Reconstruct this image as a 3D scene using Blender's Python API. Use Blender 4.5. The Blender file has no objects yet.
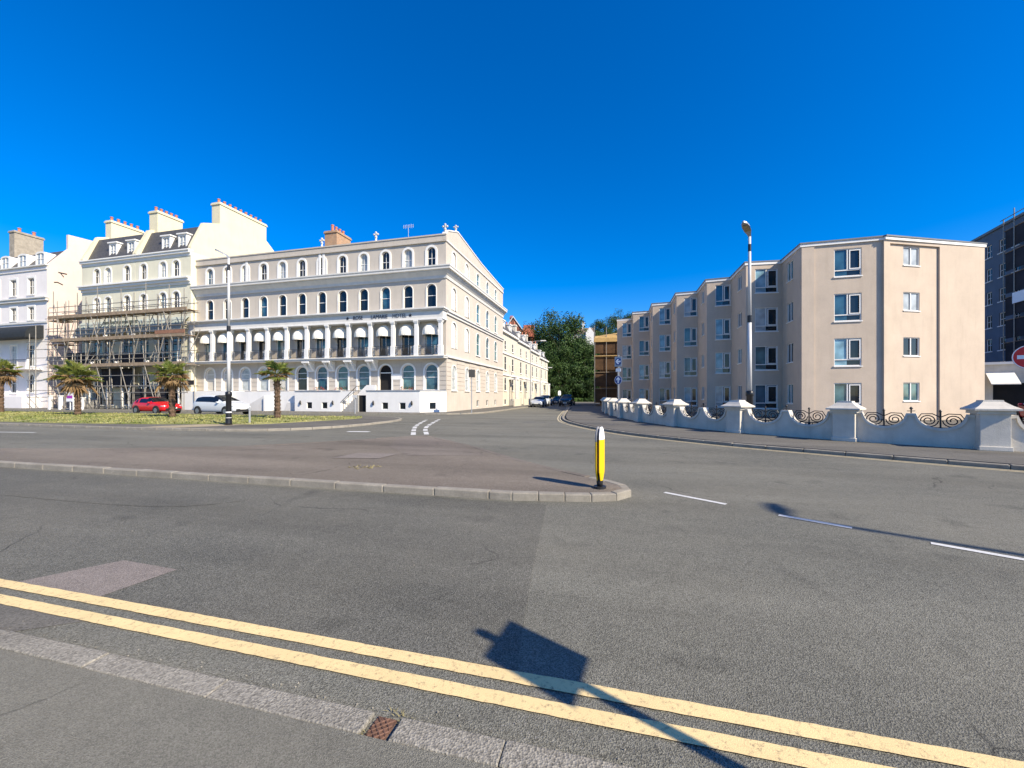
import bpy, bmesh, math, random
from mathutils import Vector, Matrix
from mathutils.geometry import tessellate_polygon

R = math.radians
random.seed(11)
sc = bpy.context.scene
col = sc.collection
CA, SA = 0.9693, 0.2461                 # the sea-front row runs along (CA,-SA)
ANG = math.atan2(-SA, CA)


def W(a, d, z=0.0):                     # a along the front (to the right), d away from the sea
    return Vector((a * CA + d * SA, -a * SA + d * CA, z))


# ------------------------------------------------------------------ materials
def nn(nt, t, **kw):
    n = nt.nodes.new(t)
    for k, v in kw.items():
        if k in n.inputs:
            n.inputs[k].default_value = v
        else:
            setattr(n, k, v)
    return n


def new_mat(name):
    m = bpy.data.materials.new(name)
    m.use_nodes = True
    nt = m.node_tree
    return m, nt, nt.nodes['Principled BSDF']


def mixc(nt, fac, a, b, mode='MIX'):
    n = nt.nodes.new('ShaderNodeMix')
    n.data_type = 'RGBA'
    n.blend_type = mode
    for sock, v in ((n.inputs[0], fac), (n.inputs[6], a), (n.inputs[7], b)):
        if hasattr(v, 'links'):
            nt.links.new(v, sock)
        else:
            sock.default_value = v if not isinstance(v, tuple) else (*v[:3], 1)
    return n.outputs[2]


def ramp(nt, src, a, b):
    n = nt.nodes.new('ShaderNodeMapRange')
    n.inputs[1].default_value = a
    n.inputs[2].default_value = b
    nt.links.new(src, n.inputs[0])
    return n.outputs[0]


def noise(nt, vec, scale, detail=4, rough=.6):
    n = nn(nt, 'ShaderNodeTexNoise', Scale=scale, Detail=detail, Roughness=rough)
    nt.links.new(vec, n.inputs['Vector'])
    return n.outputs['Fac']


def coords(nt, sx=1, sy=1, sz=1, rz=0):
    tc = nt.nodes.new('ShaderNodeTexCoord')
    mp = nt.nodes.new('ShaderNodeMapping')
    if rz:
        mr = nt.nodes.new('ShaderNodeMapping')
        mr.inputs['Rotation'].default_value = (0, 0, rz)
        nt.links.new(tc.outputs['Object'], mr.inputs['Vector'])
        mp.inputs['Scale'].default_value = (sx, sy, sz)
        nt.links.new(mr.outputs['Vector'], mp.inputs['Vector'])
        return mp.outputs['Vector']
    mp.inputs['Scale'].default_value = (sx, sy, sz)
    nt.links.new(tc.outputs['Object'], mp.inputs['Vector'])
    return mp.outputs['Vector']


def sc3(c, k):
    return tuple(min(1, x * k) for x in c)


def mat(name, c, rough=.75, var=.12, scale=1.2, bump=.0, bscale=60, metal=0, spec=.4, streak=0.0, fine=.0):
    m, nt, b = new_mat(name)
    v = coords(nt)
    f = ramp(nt, noise(nt, v, scale, 6), .3, .7)
    out = mixc(nt, f, sc3(c, 1 - var), sc3(c, 1 + var))
    if fine:
        f2 = ramp(nt, noise(nt, v, 35, 3), .3, .7)
        out = mixc(nt, f2, out, mixc(nt, .5, out, sc3(c, 1 - fine)))
    if streak:
        v2 = coords(nt, 2.2, 2.2, .25)
        f3 = ramp(nt, noise(nt, v2, 1.6, 5), .52, .8)
        k = nt.nodes.new('ShaderNodeMath'); k.operation = 'MULTIPLY'
        nt.links.new(f3, k.inputs[0]); k.inputs[1].default_value = streak
        out = mixc(nt, k.outputs[0], out, (c[0] * .5, c[1] * .48, c[2] * .44))
    nt.links.new(out, b.inputs['Base Color'])
    b.inputs['Roughness'].default_value = rough
    b.inputs['Metallic'].default_value = metal
    b.inputs['Specular IOR Level'].default_value = spec
    if bump:
        bp = nn(nt, 'ShaderNodeBump', Strength=bump, Distance=.01)
        nt.links.new(noise(nt, v, bscale, 4), bp.inputs['Height'])
        nt.links.new(bp.outputs[0], b.inputs['Normal'])
    return m


def asphalt(name, lo, hi, chip=.35, tint=(1, 1, 1), patch=.25, scale=170):
    m, nt, b = new_mat(name)
    v = coords(nt)
    vo = nn(nt, 'ShaderNodeTexVoronoi', Scale=scale)
    nt.links.new(v, vo.inputs['Vector'])
    bw = nt.nodes.new('ShaderNodeSeparateColor')
    nt.links.new(vo.outputs['Color'], bw.inputs[0])
    base = mixc(nt, ramp(nt, bw.outputs[0], .0, 1.0), sc3(tint, lo), sc3(tint, hi))
    # light stone chips
    chips = ramp(nt, bw.outputs[1], .90, .97)
    mm = nt.nodes.new('ShaderNodeMath'); mm.operation = 'MULTIPLY'
    nt.links.new(chips, mm.inputs[0]); mm.inputs[1].default_value = chip
    base = mixc(nt, mm.outputs[0], base, (.38, .36, .32))
    # worn bands and repaired areas
    v2 = coords(nt, .10, .62, 1, -ANG)
    big = ramp(nt, noise(nt, v2, 1.0, 5, .6), .36, .66)
    base = mixc(nt, big, base, mixc(nt, patch + .12, base, (.0, .0, .0)))
    v4 = coords(nt, .35, .35, 1)
    bl = ramp(nt, noise(nt, v4, 1.0, 4, .6), .35, .65)
    base = mixc(nt, bl, base, mixc(nt, .16, base, (.30, .27, .2)))
    mid = ramp(nt, noise(nt, v, 5.5, 5, .7), .3, .75)
    base = mixc(nt, mid, mixc(nt, .16, base, (0, 0, 0)), base)
    ol = ramp(nt, noise(nt, v, 1.3, 3, .5), .62, .76)
    base = mixc(nt, ol, base, mixc(nt, .35, base, (0.01, .01, .01)))
    # hairline cracks, only where a broad noise allows them
    dv = nt.nodes.new('ShaderNodeMix'); dv.data_type = 'VECTOR'; dv.inputs[0].default_value = .22
    nz = nn(nt, 'ShaderNodeTexNoise', Scale=2.2, Detail=4)
    nt.links.new(v, nz.inputs['Vector']); nt.links.new(v, dv.inputs[4]); nt.links.new(nz.outputs['Color'], dv.inputs[5])
    ce = nn(nt, 'ShaderNodeTexVoronoi', Scale=.55); ce.feature = 'DISTANCE_TO_EDGE'
    nt.links.new(dv.outputs[1], ce.inputs['Vector'])
    line = ramp(nt, ce.outputs['Distance'], .006, .001)
    gate = ramp(nt, noise(nt, v, .45, 3), .52, .62)
    k2 = nt.nodes.new('ShaderNodeMath'); k2.operation = 'MULTIPLY'
    nt.links.new(line, k2.inputs[0]); nt.links.new(gate, k2.inputs[1])
    base = mixc(nt, k2.outputs[0], base, mixc(nt, .6, base, (.01, .01, .01)))
    nt.links.new(base, b.inputs['Base Color'])
    b.inputs['Roughness'].default_value = .88
    b.inputs['Specular IOR Level'].default_value = .3
    bp = nn(nt, 'ShaderNodeBump', Strength=.7, Distance=.006)
    nt.links.new(vo.outputs['Distance'], bp.inputs['Height'])
    nt.links.new(bp.outputs[0], b.inputs['Normal'])
    return m


def paint_line(name, c, wear=.45):
    m, nt, b = new_mat(name)
    v = coords(nt)
    f = ramp(nt, noise(nt, v, 30, 8, .8), .53, .64)
    f2 = ramp(nt, noise(nt, v, 2.4, 4), .3, .75)
    k = nt.nodes.new('ShaderNodeMath'); k.operation = 'MULTIPLY'
    nt.links.new(f, k.inputs[0]); k.inputs[1].default_value = wear
    out = mixc(nt, f2, sc3(c, .84), c)
    out = mixc(nt, k.outputs[0], out, (.16, .13, .09))
    nt.links.new(out, b.inputs['Base Color'])
    b.inputs['Roughness'].default_value = .75
    b.inputs['Specular IOR Level'].default_value = .3
    bp = nn(nt, 'ShaderNodeBump', Strength=.5, Distance=.004)
    nt.links.new(noise(nt, v, 130, 3), bp.inputs['Height'])
    nt.links.new(bp.outputs[0], b.inputs['Normal'])
    return m


def glass(name, c, rough=.04, ior=1.6, var=.35, scale=.35):
    m, nt, b = new_mat(name)
    v = coords(nt)
    f = ramp(nt, noise(nt, v, scale, 2), .35, .65)
    nt.links.new(mixc(nt, f, sc3(c, 1 - var), sc3(c, 1 + var)), b.inputs['Base Color'])
    b.inputs['Roughness'].default_value = rough
    b.inputs['IOR'].default_value = ior
    return m


def bricks(name, c1, c2, mortar, sx=4.5):
    m, nt, b = new_mat(name)
    v = coords(nt)
    sp = nt.nodes.new('ShaderNodeSeparateXYZ'); nt.links.new(v, sp.inputs[0])
    ad = nt.nodes.new('ShaderNodeMath'); nt.links.new(sp.outputs[0], ad.inputs[0]); nt.links.new(sp.outputs[1], ad.inputs[1])
    cb = nt.nodes.new('ShaderNodeCombineXYZ'); nt.links.new(ad.outputs[0], cb.inputs[0]); nt.links.new(sp.outputs[2], cb.inputs[1])
    br = nn(nt, 'ShaderNodeTexBrick', Scale=sx)
    br.inputs['Color1'].default_value = (*c1, 1); br.inputs['Color2'].default_value = (*c2, 1); br.inputs['Mortar'].default_value = (*mortar, 1)
    br.inputs['Mortar Size'].default_value = .02
    nt.links.new(cb.outputs[0], br.inputs['Vector'])
    f = ramp(nt, noise(nt, v, 2, 5), .3, .7)
    nt.links.new(mixc(nt, f, br.outputs[0], mixc(nt, .3, br.outputs[0], (.05, .04, .03))), b.inputs['Base Color'])
    b.inputs['Roughness'].default_value = .85
    return m


def leafy(name, lo, hi, scale=.6, fine=3.0):
    m, nt, b = new_mat(name)
    v = coords(nt)
    f = ramp(nt, noise(nt, v, scale, 3), .35, .65)
    f2 = ramp(nt, noise(nt, v, fine, 3), .3, .7)
    g = mixc(nt, f, lo, hi)
    nt.links.new(mixc(nt, f2, mixc(nt, .35, g, lo), g), b.inputs['Base Color'])
    b.inputs['Roughness'].default_value = .6
    b.inputs['Specular IOR Level'].default_value = .25
    return m


M = {}
M['asphalt'] = asphalt('asphalt', .075, .265, .5, (.99, .972, .80), .2, 150)
M['asphalt_dark'] = asphalt('asphalt_dark', .054, .21, .55, (.99, .972, .82), .25, 150)
M['asphalt_far'] = asphalt('asphalt_far', .055, .115, .3, (1, 1, 1), .2, 60)
M['footway'] = asphalt('footway_asphalt', .125, .265, .3, (1, .96, .78), .15, 210)
M['pavement'] = asphalt('pavement_asphalt', .10, .20, .2, (1, .94, .82), .25, 110)
M['red_tarmac'] = asphalt('reddish_tarmac', .115, .25, .4, (1.10, .925, .74), .3, 110)
M['pink_patch'] = asphalt('pinkish_patch', .15, .30, .4, (1.10, .94, .83), .15, 140)
M['pink_tarmac'] = asphalt('pink_tarmac', .13, .23, .3, (1.1, .93, .78), .25, 120)
M['kerb'] = mat('kerb_concrete', (.28, .255, .21), .9, .22, 3.5, .9, 90, fine=.35)
M['kerb_dark'] = mat('darker_kerb_concrete', (.27, .245, .20), .9, .3, 3.5, .9, 90, fine=.35)  # slightly darker, more mottled copy of the kerb concrete
M['kerb_near'] = asphalt('worn_granite_kerb', .17, .40, .5, (1, .93, .78), .35, 100)
M['yellow'] = paint_line('yellow_road_paint', (.77, .585, .29), .75)
M['yellow_thin'] = paint_line('faded_yellow_paint', (.62, .53, .34), .5)
M['white_line'] = paint_line('white_road_paint', (.62, .62, .60), .5)
M['stucco'] = mat('beige_stucco', (.515, .462, .395), .85, .08, .8, .2, 50, streak=.24, fine=.14)
M['stucco_side'] = M['stucco']
M['white'] = mat('white_masonry_paint', (.75, .735, .70), .7, .05, .9, .12, 50, streak=.10)
M['grey_coping'] = mat('grey_lead_coping', (.30, .31, .33), .6, .15, 2)
M['trim_cold'] = mat('pale_grey_moulding', (.62, .605, .57), .7, .08, 1.5, streak=.15)
M['yellow_house'] = mat('pale_yellow_stucco', (.66, .63, .49), .85, .06, .8, .2, 50, streak=.15)
M['cream_gable'] = mat('cream_gable_stucco', (.66, .60, .42), .85, .06, .7, .2, 40, streak=.2)
M['pink'] = mat('pale_pink_render', (.66, .54, .48), .85, .05, .8, .2, 40, streak=.12)
M['lilac'] = mat('pale_white_render', (.74, .70, .68), .85, .05, .8, .2, 40, streak=.1)
M['cream'] = mat('cream_street_render', (.60, .545, .44), .85, .08, .8, .2, 40, streak=.15)
M['beige'] = mat('pinkish_beige_render', (.555, .455, .355), .9, .09, .9, .8, 35, streak=.22, fine=.22)
M['slate'] = mat('dark_slate_tiles', (.075, .072, .07), .6, .3, 4, .4, 9)
M['lead'] = mat('lead_roof', (.16, .165, .17), .6, .15, 2)
M['red_tile'] = mat('red_clay_tile', (.34, .105, .06), .8, .25, 3, .3, 12)
M['terracotta'] = mat('terracotta', (.46, .17, .10), .8, .2, 4)
M['brick'] = bricks('old_brick', (.42, .20, .10), (.50, .32, .17), (.4, .36, .3))
M['red_brick'] = bricks('red_brick', (.30, .085, .05), (.36, .11, .06), (.2, .14, .1), 4)
M['stone_chimney'] = mat('grey_stone_chimney', (.33, .29, .23), .9, .25, 2.5, .5, 20)
M['iron'] = mat('black_ironwork', (.018, .018, .02), .5, .2, 6)
M['iron_pale'] = mat('grey_ironwork', (.30, .30, .31), .5, .2, 6)
M['glass_car'] = glass('tinted_car_glass', (.008, .010, .013), .05, 1.5)
M['glass_dark'] = glass('dark_window_glass', (.012, .018, .024), .03, 1.55)
M['glass_blue'] = glass('blue_reflection_glass', (.035, .10, .145), .05, 1.7, .5, .8)  # blue of reflected sky and of curtains put into the pane colour
M['glass_teal'] = glass('teal_reflection_glass', (.07, .16, .18), .06, 1.7, .45, .9)  # teal of the reflected sky put into the base colour
M['glass_sky'] = glass('blue_lit_curtain_glass', (.22, .38, .46), .06, 1.6, .35, 1.1)  # curtain pane with blue skylight put into its colour
M['glass_net'] = glass('net_curtain_glass', (.42, .45, .45), .10, 1.5, .25, 1.3)
M['glass_blind'] = glass('cream_blind_glass', (.55, .52, .46), .12, 1.5, .1, 1)
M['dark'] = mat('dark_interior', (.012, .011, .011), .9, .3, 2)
M['awning'] = mat('cream_canvas', (.80, .76, .66), .85, .05, 3, .2, 60)
M['black_awning'] = mat('black_canvas', (.018, .022, .026), .8, .3, 3)
M['concrete'] = mat('grey_concrete_step', (.34, .33, .31), .9, .15, 3, .4, 40)
M['steel'] = mat('scaffold_tube', (.30, .275, .235), .5, .25, 5, metal=.35)
M['board'] = mat('scaffold_board', (.27, .20, .135), .85, .25, 3, .3, 15)
M['timber'] = mat('yellow_timber', (.46, .30, .11), .7, .2, 2)
M['netting'] = mat('brown_debris_netting', (.085, .045, .02), .9, .35, 1.5)
M['teal_roof'] = mat('verdigris_canopy', (.36, .40, .37), .6, .2, 2)
M['lamp_white'] = mat('pale_grey_lamp_paint', (.55, .55, .54), .4, .05, 4)
M['lamp_black'] = mat('black_lamp_paint', (.012, .012, .014), .35, .2, 5)
M['led'] = mat('lamp_lens', (.32, .27, .16), .3, .2, 8)
M['post_grey'] = mat('galvanised_post', (.36, .37, .38), .45, .1, 5, metal=.3)
M['bollard_yellow'] = mat('yellow_plastic', (.80, .51, .006), .4, .03, 4)
M['sign_blue'] = mat('blue_sign_face', (.012, .05, .22), .4, .05, 4)
M['sign_white'] = mat('white_sign_face', (.82, .82, .82), .4, .03, 4)
M['sign_red'] = mat('red_sign_face', (.62, .02, .02), .4, .05, 4)
M['sign_purple'] = mat('purple_sign_print', (.36, .04, .36), .5, .05, 4)
M['letters'] = mat('dark_sign_lettering', (.02, .02, .03), .5, .1, 4)
M['wall_white'] = mat('weathered_white_wall', (.58, .54, .465), .85, .16, 1.9, .45, 40, streak=.4, fine=.14)
M['rust'] = mat('rusty_cast_iron', (.13, .07, .048), .85, .4, 30, .8, 60)
M['grass'] = leafy('dry_lawn', (.15, .17, .045), (.36, .33, .13), .45, 3)
M['blade'] = leafy('grass_blades', (.11, .15, .03), (.38, .34, .14), .45, 4)
M['weed'] = leafy('dry_weed', (.22, .19, .08), (.34, .29, .14), 9, 30)
M['bark'] = mat('palm_bark', (.11, .07, .045), .95, .4, 9, .9, 25)
M['tree_bark'] = mat('tree_bark', (.07, .055, .04), .95, .3, 4, .8, 12)
M['frond'] = leafy('green_palm_frond', (.07, .11, .02), (.22, .22, .05), 1.4, 5)
M['dead_frond'] = leafy('dead_palm_frond', (.17, .10, .045), (.36, .25, .13), 1.4, 5)
M['leaf_a'] = leafy('dark_oak_leaves', (.016, .038, .007), (.062, .112, .02), .45, 2.2)
M['leaf_b'] = leafy('mid_green_leaves', (.020, .048, .009), (.080, .132, .025), .45, 2.2)
M['leaf_c'] = leafy('deep_green_leaves', (.013, .034, .008), (.05, .09, .018), .45, 2.2)
M['hill'] = leafy('rough_hillside', (.02, .035, .010), (.05, .07, .02), .12, 1)
M['red_paint'] = mat('red_car_paint', (.56, .008, .012), .22, .03, 1, spec=.6)
M['white_paint'] = mat('white_car_paint', (.56, .59, .62), .25, .02, 1, spec=.6)
M['silver_paint'] = mat('silver_car_paint', (.52, .54, .56), .28, .03, 1, metal=.3)
M['black_paint'] = mat('black_car_paint', (.02, .022, .026), .22, .05, 1, spec=.6)
M['maroon_paint'] = mat('maroon_car_paint', (.28, .004, .006), .25, .05, 1, spec=.6)
M['tyre'] = mat('tyre_rubber', (.014, .014, .014), .85, .2, 8)
M['rim'] = mat('alloy_rim', (.26, .27, .28), .35, .1, 8, metal=.6)
M['plate'] = mat('number_plate', (.72, .72, .68), .5, .02, 4)
M['headlight'] = mat('headlight_lens', (.30, .33, .36), .12, .1, 5, spec=.8)
M['taillight'] = mat('taillight_lens', (.42, .015, .015), .2, .1, 5)
M['blue_block'] = mat('grey_blue_render', (.11, .135, .17), .85, .12, .5, streak=.25)
M['dark_block'] = mat('dark_sheeting_and_shade', (.026, .023, .026), .9, .35, .8)


# ------------------------------------------------------------------ mesh builder
class MB:
    def __init__(s, T=None):
        s.v, s.f, s.mi, s.T, s.m = [], [], [], T, 0

    def add(s, vs, fs):
        o = len(s.v)
        for p in vs:
            p = Vector(p)
            s.v.append(s.T @ p if s.T else p)
        for f in fs:
            s.f.append([i + o for i in f]); s.mi.append(s.m)

    def box(s, x0, x1, y0, y1, z0, z1):
        s.add([(x0, y0, z0), (x1, y0, z0), (x1, y1, z0), (x0, y1, z0), (x0, y0, z1), (x1, y0, z1), (x1, y1, z1), (x0, y1, z1)],
              [(3, 2, 1, 0), (4, 5, 6, 7), (0, 1, 5, 4), (1, 2, 6, 5), (2, 3, 7, 6), (3, 0, 4, 7)])

    def hexa(s, b, t):                       # four base points, four top points
        s.add(list(b) + list(t), [(3, 2, 1, 0), (4, 5, 6, 7), (0, 1, 5, 4), (1, 2, 6, 5), (2, 3, 7, 6), (3, 0, 4, 7)])

    def prism(s, poly, z0, z1):
        n = len(poly)
        s.add([(p[0], p[1], z0) for p in poly] + [(p[0], p[1], z1) for p in poly],
              [tuple(range(n))[::-1], tuple(range(n, 2 * n))] + [(i, (i + 1) % n, (i + 1) % n + n, i + n) for i in range(n)])

    def prism_y(s, poly, y0, y1):            # poly in x,z
        n = len(poly)
        s.add([(p[0], y0, p[1]) for p in poly] + [(p[0], y1, p[1]) for p in poly],
              [tuple(range(n)), tuple(range(n, 2 * n))[::-1]] + [((i + 1) % n, i, i + n, (i + 1) % n + n) for i in range(n)])

    def prism_x(s, poly, x0, x1):            # poly in y,z
        n = len(poly)
        s.add([(x0, p[0], p[1]) for p in poly] + [(x1, p[0], p[1]) for p in poly],
              [tuple(range(n))[::-1], tuple(range(n, 2 * n))] + [(i, (i + 1) % n, (i + 1) % n + n, i + n) for i in range(n)])

    def tube(s, pts, r, n=6, caps=True):
        pts = [Vector(p) for p in pts]
        rs = r if isinstance(r, (list, tuple)) else [r] * len(pts)
        vs, fs = [], []
        ref = None
        for i, p in enumerate(pts):
            t = (pts[min(i + 1, len(pts) - 1)] - pts[max(i - 1, 0)])
            t = t.normalized() if t.length > 1e-9 else Vector((0, 0, 1))
            if ref is None:
                ref = Vector((1, 0, 0)) if abs(t.x) < .8 else Vector((0, 1, 0))
            u = (ref - t * ref.dot(t)).normalized(); ref = u
            w = t.cross(u)
            for k in range(n):
                a = 2 * math.pi * k / n
                vs.append(p + (u * math.cos(a) + w * math.sin(a)) * rs[i])
        for i in range(len(pts) - 1):
            for k in range(n):
                fs.append((i * n + k, i * n + (k + 1) % n, (i + 1) * n + (k + 1) % n, (i + 1) * n + k))
        if caps:
            fs.append(tuple(range(n))[::-1]); fs.append(tuple(range((len(pts) - 1) * n, len(pts) * n)))
        s.add(vs, fs)

    def lathe(s, prof, n=16, c=(0, 0, 0)):
        s.tube_profile(prof, n, c)

    def tube_profile(s, prof, n, c):
        vs, fs = [], []
        for r, z in prof:
            for k in range(n):
                a = 2 * math.pi * (k + .5) / n
                vs.append((c[0] + r * math.cos(a), c[1] + r * math.sin(a), c[2] + z))
        for i in range(len(prof) - 1):
            for k in range(n):
                fs.append((i * n + k, i * n + (k + 1) % n, (i + 1) * n + (k + 1) % n, (i + 1) * n + k))
        fs.append(tuple(range(n))[::-1]); fs.append(tuple(range((len(prof) - 1) * n, len(prof) * n)))
        s.add(vs, fs)

    def poly_xz(s, rings, y=0.0):            # outer + holes, tessellated, facing -Y
        flat = [p for r in rings for p in r]
        tris = tessellate_polygon([[Vector((p[0], p[1], 0)) for p in r] for r in rings])
        fs = []
        for t in tris:
            a, b, c = (flat[i] for i in t)
            ar = (b[0] - a[0]) * (c[1] - a[1]) - (c[0] - a[0]) * (b[1] - a[1])
            fs.append(tuple(t) if ar > 0 else tuple(t)[::-1])
        s.add([(p[0], y, p[1]) for p in flat], fs)

    def cell(s, x0, x1, z0, z1, hole=None, y=0.0, depth=.2):
        outer = [(x0, z0), (x1, z0), (x1, z1), (x0, z1)]
        if not hole:
            s.add([(p[0], y, p[1]) for p in outer], [(0, 1, 2, 3)])
            return
        s.poly_xz([outer, hole], y)
        n = len(hole)
        s.add([(p[0], y, p[1]) for p in hole] + [(p[0], y + depth, p[1]) for p in hole],
              [(i, (i + 1) % n, (i + 1) % n + n, i + n) for i in range(n)])

    def band(s, x0, x1, z0, z1, holes, y=0.0, depth=.2):     # holes: list of outlines sorted by x
        cs = [sum(p[0] for p in h) / len(h) for h in holes]
        ed = [x0] + [(cs[i] + cs[i + 1]) / 2 for i in range(len(cs) - 1)] + [x1]
        if not holes:
            s.cell(x0, x1, z0, z1, None, y)
        for i, h in enumerate(holes):
            s.cell(ed[i], ed[i + 1], z0, z1, h, y, depth)

    def build(s, name, m, parent=None, smooth=False, bevel=0, loc=None, rz=None, merge=False, fixn=True):
        me = bpy.data.meshes.new(name)
        me.from_pydata([tuple(p) for p in s.v], [], s.f)
        ms = m if isinstance(m, (list, tuple)) else [m]
        for k in ms:
            me.materials.append(k)
        if len(ms) > 1:
            me.polygons.foreach_set('material_index', s.mi)
        bm = bmesh.new(); bm.from_mesh(me)
        if merge:
            bmesh.ops.remove_doubles(bm, verts=bm.verts, dist=1e-4)
        if fixn:
            bmesh.ops.recalc_face_normals(bm, faces=bm.faces)
        if bevel:
            ed = [e for e in bm.edges if len(e.link_faces) == 2 and e.calc_face_angle(0) > .5]
            bmesh.ops.bevel(bm, geom=ed, offset=bevel, segments=2, affect='EDGES', profile=.5)
        if smooth:
            for f in bm.faces:
                f.smooth = True
        bm.to_mesh(me); bm.free()
        o = bpy.data.objects.new(name, me)
        col.objects.link(o)
        if parent:
            o.parent = parent
        if loc is not None:
            o.location = loc
        if rz is not None:
            o.rotation_euler = (0, 0, rz)
        return o


def thing(name, label, cat, loc=(0, 0, 0), rz=0, group=None):
    o = bpy.data.objects.new(name, None)
    o.empty_display_size = .2
    col.objects.link(o)
    o.location = loc; o.rotation_euler = (0, 0, rz)
    o['label'] = label; o['category'] = cat
    if group:
        o['group'] = group
    return o


def tag(o, label, cat, group=None):
    o['label'] = label; o['category'] = cat
    if group:
        o['group'] = group
    return o


def struct(o, kind='structure', label=None, cat=None):
    o['kind'] = kind
    if label:
        o['label'] = label; o['category'] = cat
    return o


def copy_tree(o, parent=None, loc=None, rz=None):
    c = o.copy(); col.objects.link(c)
    c.parent = parent
    if loc is not None:
        c.location = loc
    if rz is not None:
        c.rotation_euler = (0, 0, rz)
    for ch in list(o.children):
        copy_tree(ch, c)
    return c


def seg(p0, p1):
    a = math.atan2(p1[1] - p0[1], p1[0] - p0[0])
    return Matrix.Translation((p0[0], p0[1], 0)) @ Matrix.Rotation(a, 4, 'Z'), math.hypot(p1[0] - p0[0], p1[1] - p0[1]), a


def arch(cx, z0, w, h, n=10, rise=None):     # outline of an arched opening, counter-clockwise
    r = w / 2
    rise = r if rise is None else rise
    pts = [(cx - r, z0), (cx + r, z0)]
    for i in range(n + 1):
        t = math.pi * i / n
        pts.append((cx + r * math.cos(t), z0 + h - rise + rise * math.sin(t)))
    return pts


def rect(cx, z0, w, h):
    return [(cx - w / 2, z0), (cx + w / 2, z0), (cx + w / 2, z0 + h), (cx - w / 2, z0 + h)]


def ring(mb, outer, inner, y0, y1):          # frame between two outlines of equal length
    n = len(outer)
    vs = [(p[0], y0, p[1]) for p in outer] + [(p[0], y0, p[1]) for p in inner] + [(p[0], y1, p[1]) for p in outer] + [(p[0], y1, p[1]) for p in inner]
    fs = []
    for i in range(n):
        j = (i + 1) % n
        fs += [(i, j, n + j, n + i), (2 * n + i, 3 * n + i, 3 * n + j, 2 * n + j), (n + i, n + j, 3 * n + j, 3 * n + i), (i, 2 * n + i, 2 * n + j, j)]
    mb.add(vs, fs)


def window_proto(parent, w, h, pane_mat, arched=True, setback=.14, frame=.06, rails=(.5,), mull=(), surround=0, sill=True, fmat=None, proud=.05):
    """one window whose foot centre is the origin, facing -Y; frame (sill, bars), pane as a sub-part"""
    mk = (lambda ww, hh, zz: arch(0, zz, ww, hh)) if arched else (lambda ww, hh, zz: rect(0, zz, ww, hh))
    f = MB()
    out = mk(w, h, 0); inn = mk(w - 2 * frame, h - 2 * frame, frame)
    ring(f, out, inn, setback - .05, setback + .03)
    for r_ in rails:
        f.box(-w / 2 + frame, w / 2 - frame, setback - .04, setback + .02, h * r_ - .025, h * r_ + .025)
    for q in mull:
        f.box(q * w - .02, q * w + .02, setback - .035, setback + .015, frame, h - frame - (w * .1 if arched else 0))
    if surround:
        so = mk(w + 2 * surround, h + surround, 0)
        ring(f, so, out, -proud, .001)
    win = f.build('window', fmat or M['white'], parent)
    if sill:
        s = MB(); s.box(-w / 2 - .12, w / 2 + .12, -.12, setback - .05, -.1, -.003)
        s.build('sill', fmat or M['white'], win)
    p = MB(); p.poly_xz([mk(w - .02, h - .02, .01)], setback + .01)
    p.build('pane', pane_mat, win)
    return win


def with_pane(win, m):                       # same frame, other glass
    for c in win.children:
        if c.name.startswith('pane'):
            c.data = c.data.copy(); c.data.materials.clear(); c.data.materials.append(m)


class Wins:                                  # keeps one prototype per kind and copies it
    def __init__(s, parent):
        s.parent, s.p, s.pm = parent, {}, {}

    def put(s, key, make, x, y, z, rz=0, pane=None):
        if key not in s.p:
            s.p[key] = make(); o = s.p[key]
            o.location = (x, y, z); o.rotation_euler = (0, 0, rz)
        else:
            o = copy_tree(s.p[key], s.parent, (x, y, z), rz)
        if pane is not None:
            for c in o.children:
                if c.name.startswith('pane'):
                    k = (key, pane.name)
                    if k not in s.pm:
                        d = c.data.copy(); d.materials.clear(); d.materials.append(pane); s.pm[k] = d
                    c.data = s.pm[k]
        return o


def chimney(parent, x0, x1, y0, y1, z0, z1, m, pots, pot_h=.7, capm=None, along='y', r=.14):
    b = MB()
    b.box(x0, x1, y0, y1, z0, z1 - .3)
    b.box(x0 - .1, x1 + .1, y0 - .1, y1 + .1, z1 - .297, z1 - .12)
    b.box(x0 - .04, x1 + .04, y0 - .04, y1 + .04, z1 - .117, z1)
    ch = b.build('chimney', m, parent, bevel=.015)
    for i in range(pots):
        t = (i + .5) / pots
        cx, cy = ((x0 + x1) / 2, y0 + (y1 - y0) * t) if along == 'y' else (x0 + (x1 - x0) * t, (y0 + y1) / 2)
        p = MB(); p.tube_profile([(r, 0), (r * .85, pot_h * .8), (r * 1.1, pot_h * .85), (r * 1.1, pot_h)], 10, (cx, cy, z1 + .002))
        p.build('chimney_pot', M['terracotta'], ch, smooth=False)
    return ch


# ------------------------------------------------------------------ ground, roads, kerbs
def sheet(name, pts, z, m, kind='structure'):
    b = MB(); b.add([(p[0], p[1], z) for p in pts], [tuple(range(len(pts)))])
    return struct(b.build(name, m), kind)


def tess_slab(name, pts, z0, z1, m):         # concave-safe raised slab
    b = MB()
    flat = [Vector((p[0], p[1], 0)) for p in pts]
    tris = tessellate_polygon([flat])
    fs = []
    for t in tris:
        a, c, d = (flat[i] for i in t)
        fs.append(tuple(t) if (c - a).cross(d - a).z > 0 else tuple(t)[::-1])
    b.add([(p[0], p[1], z1) for p in pts], fs)
    n = len(pts)
    b.add([(p[0], p[1], z0) for p in pts] + [(p[0], p[1], z1) for p in pts], [(i, (i + 1) % n, (i + 1) % n + n, i + n) for i in range(n)])
    return struct(b.build(name, m, fixn=False))


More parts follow.
